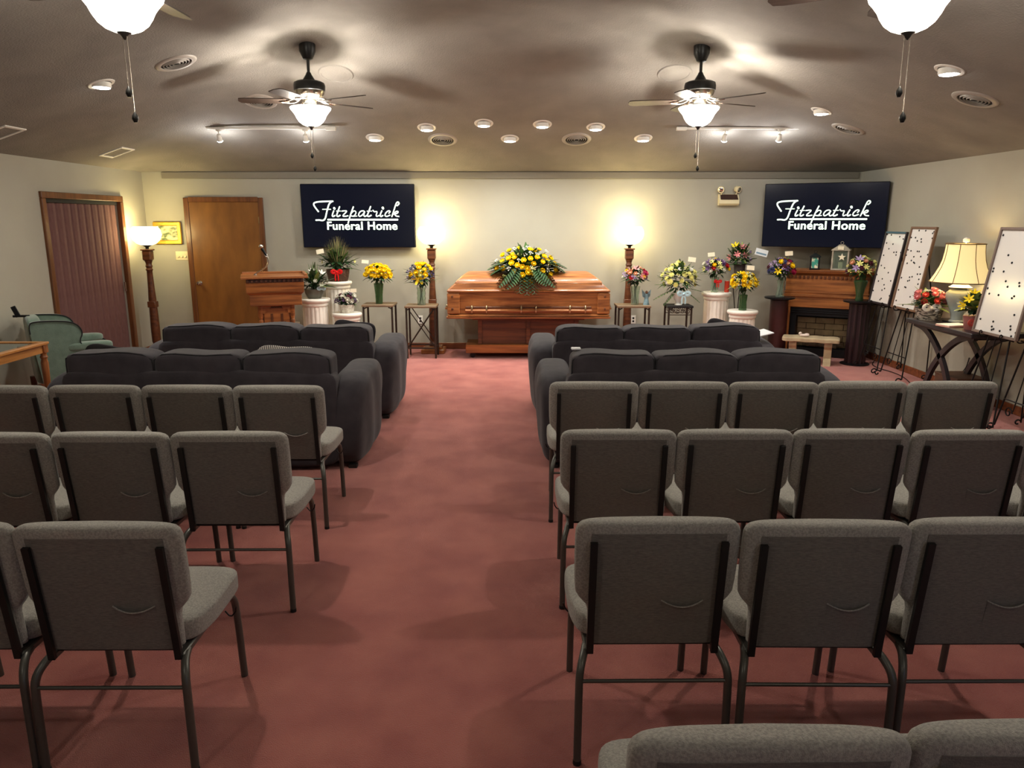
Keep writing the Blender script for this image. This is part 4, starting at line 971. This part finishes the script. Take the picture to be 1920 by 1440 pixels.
def arrangement(name, label, cat, loc, vase, dome, blooms, leaves, seed, card=None, group=None, extra=None, ymax=.35, zmin=-.2):
    """dome (h,rx,ry,rz); blooms [(kind,mat,count,radius)]; leaves [(style,mat,count,len,width)]"""
    rnd = random.Random(seed); t = thing(name, label, cat, loc, group=group or 'flower arrangements')
    vase(t); h, rx, ry, rz = dome; C = Vector((0, 0, h))
    neck = Vector((0, 0, h-rz*.75)); leaves = [(s_, m_, c_, l_, w_ if s_ == 'grass' else w_*1.35) for s_, m_, c_, l_, w_ in leaves]
    for style, m, cnt, ln, w in leaves:
        g = MB()
        for v in sph(cnt, rnd, .8, -.35 if style != 'grass' else .2):
            e = Vector((v.x*rx, v.y*ry, v.z*rz)); k = ln*rnd.uniform(.85, 1.15)
            b = C+e*k; a = neck.lerp(C, .4)+e*.35
            if style == 'leaf': leaf(g, C+e*.45 if ln < 1.2 else a, b, w*rnd.uniform(.8, 1.2), rnd.uniform(0, .25))
            elif style == 'frond': frond(g, a, b, w*4, 8, rnd.uniform(.05, .3), w)
            else: leaf(g, neck, C+Vector((v.x*rx*.9, v.y*ry, abs(v.z)*rz*ln*1.2)), w, -.05, 3, .1)
        big = w > .02 and cnt <= 16 and style != 'frond'
        o = g.build('foliage', m, t, 60)
        if not big: o['kind'] = 'stuff'
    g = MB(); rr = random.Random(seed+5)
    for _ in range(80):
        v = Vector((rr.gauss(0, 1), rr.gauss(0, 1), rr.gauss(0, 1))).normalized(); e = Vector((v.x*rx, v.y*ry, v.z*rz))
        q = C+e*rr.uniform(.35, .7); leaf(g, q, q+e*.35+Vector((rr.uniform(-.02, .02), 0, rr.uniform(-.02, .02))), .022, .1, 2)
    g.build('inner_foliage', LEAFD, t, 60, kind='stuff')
    lst = [(k, m, r) for k, m, c, r in blooms for _ in range(c)]; rnd.shuffle(lst)
    for v, (k, m, r) in zip(sph(len(lst), rnd, ymax, zmin, (rx, ry*.6, rz)), lst):
        e = Vector((v.x*rx, v.y*ry, v.z*rz)); p = C+e*rnd.uniform(.82, .98)
        d = (v+Vector((0, -.35, .15))).normalized(); r *= rnd.uniform(.88, 1.12)
        o = ob({'rose': 'rose', 'mum': 'carnation', 'lily': 'lily', 'spray': 'filler_flower'}[k], bloom_mesh(k, m), t, p, None, (r, r, r))
        o.rotation_mode = 'QUATERNION'; o.rotation_quaternion = Vector((0, 0, 1)).rotation_difference(d)
    if card:
        x, z, w, hh = card; y = -ry*.9
        cd = MB().box((0, 0, 0), (w, .0015, hh)).build('card', CREAM, t, loc=(x, y, z)); cd.rotation_euler = (-.15, rnd.uniform(-.2, .2), 0)
        MB().tube([(x, y+.004, z-hh*.6), (x*.5, 0, h)], .002, 5).build('card_pick', GLASS, t, 60)
    if extra: extra(t)
    return t
def v_glass(prof, m=GLASS, stems=True, hh=None, water=True):
    def f(t):
        inn = [(max(.002, r-.004), z) for r, z in prof[::-1]]
        MB().lathe(prof+inn, 24, caps=False).build('vase', m, t, 50)
        if stems:
            g = MB(); rr = random.Random(2); H = prof[-1][1]; r0 = min(p[0] for p in prof if p[1] > .02)*.6
            for i in range(9): a = rr.uniform(0, 6.28); g.tube([(r0*math.cos(a+2.5), r0*math.sin(a+2.5), .015), (r0*math.cos(a), r0*math.sin(a), H+.04)], .004, 5)
            g.build('stems', STEM, t, 60)
    return f
def v_solid(prof, m, nm='pot', n=24):
    def f(t):
        MB().lathe(prof, n).build(nm, m, t, 50)
    return f
def bow(parent, loc, s, m, tails=True):
    g = MB()
    for k in (-1, 1):
        g.tube(smoothp([(0, 0, 0), (k*.6*s, -.1*s, .45*s), (k*1.0*s, -.15*s, .1*s), (k*.6*s, -.1*s, -.25*s), (0, 0, 0)], 2), .22*s, 6, flat=(1, .3), up=(0, 1, 0))
        if tails: g.tube(smoothp([(0, 0, 0), (k*.3*s, -.12*s, -.7*s), (k*.25*s, -.1*s, -1.5*s)], 1), .16*s, 4, flat=(1, .2), up=(0, 1, 0))
    g.puff((0, -.08*s, 0), (.2*s, .2*s, .2*s), 2, 2)
    return g.build('ribbon_bow', m, parent, 60, loc=loc)
WICK = mat('wicker', (88, 56, 38), .75, col2=(60, 38, 26), nscale=26, bump=.9, bscale=60, stretch=(1, 1, 2))
WWICK = mat('white_wicker', (226, 222, 208), .7, col2=(196, 190, 176), nscale=40, bump=.9, bscale=70)
# L1 grey bowl
def ex(t):
    bow(t, (.12, -.10, .13), .055, BLUR, False)
arrangement('planter_arrangement', 'green plants and white lilies with a pale blue bow in a low grey bowl', 'flowers', (-2.58, 9.78, .80), v_solid([(.08, 0), (.09, .01), (.12, .07), (.128, .125), (.12, .125), (.11, .10)], mat('grey_ceramic', (92, 92, 80), .35), 'bowl'), (.23, .20, .13, .15),
            [('lily', WHT, 5, .042), ('rose', WHT, 3, .032)], [('leaf', LEAFD, 15, 1.5, .038), ('leaf', LEAFL, 7, 1.5, .028), ('grass', LEAF, 18, 1.25, .010)], 11, extra=ex, zmin=-.5)
def ex(t): bow(t, (.02, -.16, .13), .075, REDR)
arrangement('basket_arrangement', 'tall wicker basket of spiky grasses and greens with a bright red bow', 'flowers', (-2.36, 10.22, .99), v_solid([(.12, 0), (.13, .01), (.15, .11), (.155, .16), (.14, .16), (.13, .12)], WICK, 'basket'), (.27, .25, .13, .18),
            [('lily', PALE, 3, .03)], [('grass', DRY, 90, 1.45, .007), ('grass', LEAF, 60, 1.15, .009), ('leaf', LEAFD, 26, 1.1, .022), ('leaf', LEAF, 14, 1.3, .022)], 12, card=(-.20, .40, .05, .03), extra=ex)
def ex(t): MB().tube([(.105*math.cos(a), 0, .10+.17*math.sin(a)) for a in [PI*i/14 for i in range(15)]], .006, 6).build('basket_handle', WWICK, t, 60)
arrangement('basket_arrangement', 'small white basket of white roses and purple flowers on the lowest left pedestal', 'flowers', (-2.17, 9.80, .61), v_solid([(.08, 0), (.085, .01), (.10, .08), (.105, .11), (.09, .11)], WWICK, 'basket'), (.17, .155, .13, .10),
            [('rose', WHT, 10, .034), ('mum', BUR, 4, .025), ('spray', PUR, 7, .034)], [('leaf', LEAFD, 26, 1.12, .012), ('leaf', LEAF, 10, 1.25, .012)], 13, card=(.12, .30, .04, .024), extra=ex)
arrangement('rose_vase', 'yellow roses with dark greens in a tall tapered glass vase, left of the brace stand', 'flowers', (-1.77, 9.96, .71), v_glass([(.045, 0), (.047, .01), (.05, .12), (.066, .27)], GGLASS), (.385, .195, .15, .145),
            [('rose', YEL, 34, .038)], [('leaf', LEAFD, 40, 1.12, .018)], 14, card=(-.14, .56, .045, .022), zmin=-.1)
arrangement('mixed_vase', 'yellow roses, a large yellow lily and blue filler in a ribbed glass vase', 'flowers', (-1.20, 9.91, .70), v_glass([(.052, 0), (.055, .01), (.052, .06), (.06, .09), (.052, .12), (.06, .15), (.052, .19), (.062, .23)]), (.385, .20, .14, .18),
            [('rose', YEL, 11, .040), ('lily', YEL, 1, .085), ('spray', LAV, 6, .035), ('spray', BLU, 8, .035), ('rose', PALE, 2, .04)], [('leaf', LEAFD, 44, 1.15, .015), ('leaf', LEAF, 20, 1.2, .01)], 15)
# casket spray
def ex(t):
    rnd = random.Random(4)
    for i, (x, y, z, bx, bz) in enumerate([(-.50, -.05, .10, -.2, .2), (-.48, -.1, .02, -.2, .15), (.50, -.05, .06, .2, .2), (.52, -.02, .12, .2, .2), (-.36, -.36, -.10, -.15, .12), (.36, -.36, -.10, .15, .12), (-.26, -.40, -.12, -.1, .1), (.26, -.40, -.08, .1, .1), (-.10, -.44, -.17, -.05, .1), (.10, -.44, -.18, .05, .1), (0, -.46, -.19, 0, .1), (-.44, .1, .15, -.2, .2), (.42, .1, .15, .2, .2)]):
        g = MB(); frond(g, (bx, -.2, bz), (x, y-.02, z), .11, 9, .12, .018); g.build('palm_frond', LEAFD, t, 60)
arrangement('casket_spray', 'large spray of yellow roses, white filler and palm leaves lying on the casket lid', 'flowers', (.19, 9.98, 1.098), lambda t: MB().puff((0, 0, .03), (.25, .10, .035), 4, 4).build('foam_tray', LEAFD, t, 60), (.02, .46, .32, .37),
            [('rose', YEL, 46, .041), ('spray', WHT, 14, .036), ('spray', PALE, 6, .036)], [('leaf', LEAFD, 120, 1.0, .030), ('leaf', LEAF, 70, 1.05, .024)], 16, extra=ex, ymax=-.02, zmin=-.32)
arrangement('mixed_vase', 'pink and white flowers in a glass vase before the right floor lamp', 'flowers', (1.62, 9.86, .71), v_glass([(.05, 0), (.052, .01), (.05, .12), (.066, .24)]), (.36, .17, .14, .13),
            [('mum', MAG, 2, .052), ('rose', PCH, 6, .033), ('lily', PNK, 3, .042), ('spray', LAV, 6, .036), ('rose', YEL, 2, .03), ('mum', RED, 2, .034), ('spray', WHT, 4, .03)], [('leaf', LEAFD, 40, 1.15, .015)], 17)
t = thing('angel_figurine', 'small pale blue and bronze angel figurine beside the pink flower vase', 'figurine', (1.765, 9.82, .71))
MB().lathe([(.04, 0), (.038, .02), (.026, .08), (.02, .13), (.012, .145)], 14).build('robe', mat('angel_blue', (130, 160, 170), .5, col2=(90, 110, 110), nscale=20), t, 50)
MB().puff((0, 0, .165), (.018, .018, .02), 2, 3).build('head', mat('angel_bronze', (112, 84, 60), .5), t, 60)
for s in (-1, 1): MB().prism([(0, .07), (s*.05, .11), (s*.06, .20), (s*.03, .17), (0, .13)], .005, axis=1, c=(0, .02, 0)).build('wing', MATS['angel_blue'], t)
def ex(t):
    bow(t, (.02, -.20, .16), .085, BLUR)
    g = MB(); rnd = random.Random(8)
    for x, z in ((-.30, .42), (-.33, .30), (-.34, .10), (-.20, .02), (.28, .06), (.32, .2), (-.16, .56)): frond(g, (0, 0, .24), (x, -.02, z), .055, 9, .1, .009)
    g.build('palm_fronds', LEAF, t, 60, kind='stuff')
arrangement('carnation_arrangement', 'large fan of pale yellow carnations with a pale blue bow in a white urn', 'flowers', (2.21, 9.92, .70), v_solid([(.05, 0), (.04, .012), (.035, .03), (.07, .10), (.09, .16), (.085, .16)], WHITE, 'urn'), (.34, .25, .15, .23),
            [('mum', PALE, 19, .040), ('mum', WHT, 4, .034), ('spray', PALE, 10, .03)], [('leaf', LEAF, 60, 1.12, .018), ('leaf', LEAFD, 30, 1.05, .02)], 18, card=(.12, .60, .05, .03), extra=ex, zmin=-.4)
def ex(t):
    bow(t, (.02, -.07, .145), .05, REDR)
arrangement('mixed_vase', 'purple, white and red flowers in a clear vase tied with a red ribbon', 'flowers', (2.70, 10.0, .86), v_glass([(.045, 0), (.05, .01), (.05, .10), (.045, .16), (.055, .20)]), (.31, .18, .14, .14),
            [('lily', PUR, 5, .038), ('rose', WHT, 3, .034), ('rose', RED, 3, .036), ('rose', YEL, 3, .036), ('lily', PALE, 5, .036), ('spray', LAV, 6, .034)], [('leaf', LEAFD, 40, 1.15, .014), ('leaf', LEAFL, 14, 1.25, .009)], 19, card=(-.10, .50, .045, .026), extra=ex)
t = thing('memorial_candle', 'red glass memorial candle beside the vase with the red ribbon', 'candle', (2.86, 9.99, .86))
MB().lathe([(.03, 0), (.032, .005), (.032, .15), (.028, .15)], 16).build('glass', mat('red_glass', (190, 60, 40), .15), t, 50); MB().lathe([(.026, .150), (.004, .153)], 12).build('wax', CREAM, t, 50)
arrangement('rose_vase', 'yellow roses and yellow alstroemeria in a green glass vase on the lower right pedestal', 'flowers', (2.98, 9.64, .66), v_glass([(.05, 0), (.052, .01), (.045, .10), (.055, .20)], GGLASS), (.35, .18, .14, .15),
            [('rose', YEL, 15, .040), ('lily', YEL, 5, .040), ('spray', PALE, 8, .034), ('spray', WHT, 4, .03)], [('leaf', LEAFD, 36, 1.1, .016), ('leaf', LEAFL, 22, 1.15, .013)], 20, card=(.03, .55, .048, .028))
# tall arrangement at the back on a wire stand
t = thing('wire_stand', 'thin dark wire tripod stand behind the right white pedestals', 'stand', (3.10, 10.28, 0))
for k in range(3): MB().tube([(.16*math.cos(k*2.1+.5), .16*math.sin(k*2.1+.5), 0), (.03*math.cos(k*2.1+.5), .03*math.sin(k*2.1+.5), .6), (.09*math.cos(k*2.1+.5), .09*math.sin(k*2.1+.5), 1.06)], .006, 6).build('leg', IRON, t, 60)
MB().tube([(.09*math.cos(i*PI/8), .09*math.sin(i*PI/8), 1.06) for i in range(16)], .006, 6, closed=True).build('ring', IRON, t, 60)
def ex(t):
    pl = MB().box((.17, -.10, .36), (.085, .003, .045), .001).build('placard', mat('placard', (236, 240, 240), .5), t); pl.rotation_euler = (0, .25, 0)
    MB().box((.17, -.104, .345), (.07, .001, .010)).build('placard_print', mat('placard_print', (126, 158, 176), .5), pl)
    MB().tube([(.17, -.096, .33), (.03, -.02, .08)], .003, 5).build('placard_pick', GLASS, t, 60)
arrangement('fern_arrangement', 'tall green fern arrangement with pink gerberas and a pale blue card in a dark bucket', 'flowers', (3.10, 10.28, 1.066), v_solid([(.065, 0), (.075, .10), (.082, .17), (.078, .17)], mat('dark_bucket', (62, 56, 54), .5), 'bucket'), (.25, .16, .10, .20),
            [('lily', PNK, 5, .042), ('mum', LAV, 2, .032), ('lily', YEL, 1, .05)], [('leaf', LEAFL, 30, 1.15, .013), ('frond', LEAF, 16, 1.3, .010), ('leaf', LEAFD, 20, 1.0, .018)], 21, extra=ex)
arrangement('mixed_vase', 'purple, magenta and yellow flowers in a clear vase on the maroon pedestal', 'flowers', (3.53, 9.86, .81), v_glass([(.055, 0), (.058, .01), (.045, .08), (.04, .16), (.055, .22)]), (.36, .18, .14, .15),
            [('rose', YEL, 2, .045), ('lily', YEL, 2, .05), ('rose', MAG, 2, .045), ('mum', BLU, 4, .042), ('spray', LAV, 8, .04), ('mum', BUR, 3, .036), ('rose', PCH, 1, .034), ('spray', PUR, 5, .036)], [('leaf', LEAFD, 34, 1.2, .014), ('leaf', LEAF, 16, 1.3, .01)], 22, card=(.03, .57, .05, .028))
arrangement('mixed_vase', 'cream, lavender and burgundy flowers in a curved glass vase on the dark fluted pedestal', 'flowers', (4.355, 9.38, .81), v_glass([(.045, 0), (.05, .01), (.042, .07), (.06, .16), (.085, .24), (.07, .26)], GGLASS), (.40, .19, .14, .15),
            [('lily', LAV, 3, .050), ('rose', PALE, 3, .036), ('rose', PCH, 3, .036), ('mum', BUR, 3, .042), ('lily', PALE, 5, .036), ('spray', PALE, 8, .03)], [('leaf', LEAF, 40, 1.12, .014), ('leaf', LEAFL, 20, 1.15, .010)], 23, zmin=-.3)
def ex(t):
    MB().tube([(.0, .11*math.cos(a), .10+.20*math.sin(a)) for a in [PI*i/14 for i in range(15)]], .007, 6).build('basket_handle', WWICK, t, 60)
    bow(t, (-.05, -.12, .13), .09, mat('ivory_ribbon', (226, 224, 220), .35), False)
arrangement('basket_arrangement', 'silver wicker basket of pink roses with an ivory bow left of the table lamp', 'flowers', (4.31, 7.70, .792), v_solid([(.11, 0), (.115, .01), (.13, .09), (.135, .12), (.12, .12)], mat('grey_wicker', (168, 160, 146), .6, col2=(70, 62, 54), nscale=24, bump=.9, bscale=50, stretch=(1, 1, 3), contrast=(.45, .55)), 'basket'), (.20, .17, .16, .11),
            [('rose', PNK, 7, .045), ('rose', COR, 3, .038), ('spray', WHT, 5, .035)], [('leaf', LEAF, 24, 1.2, .018), ('leaf', LEAFL, 8, 1.7, .022)], 24, extra=ex)
def ex(t): bow(t, (-.03, -.09, .07), .075, mat('salmon_ribbon', (190, 72, 62), .4), False)
arrangement('potted_plant', 'variegated plant with yellow flowers and red bow in a pot right of the table lamp', 'flowers', (4.32, 6.96, .792), v_solid([(.065, 0), (.07, .01), (.082, .09), (.088, .13), (.08, .13)], mat('rose_pot', (140, 84, 78), .5), 'pot'), (.24, .13, .13, .12),
            [('lily', YEL, 5, .042)], [('leaf', LEAFL, 16, 1.35, .030), ('leaf', LEAFD, 16, 1.2, .032)], 25, extra=ex, zmin=-.2)
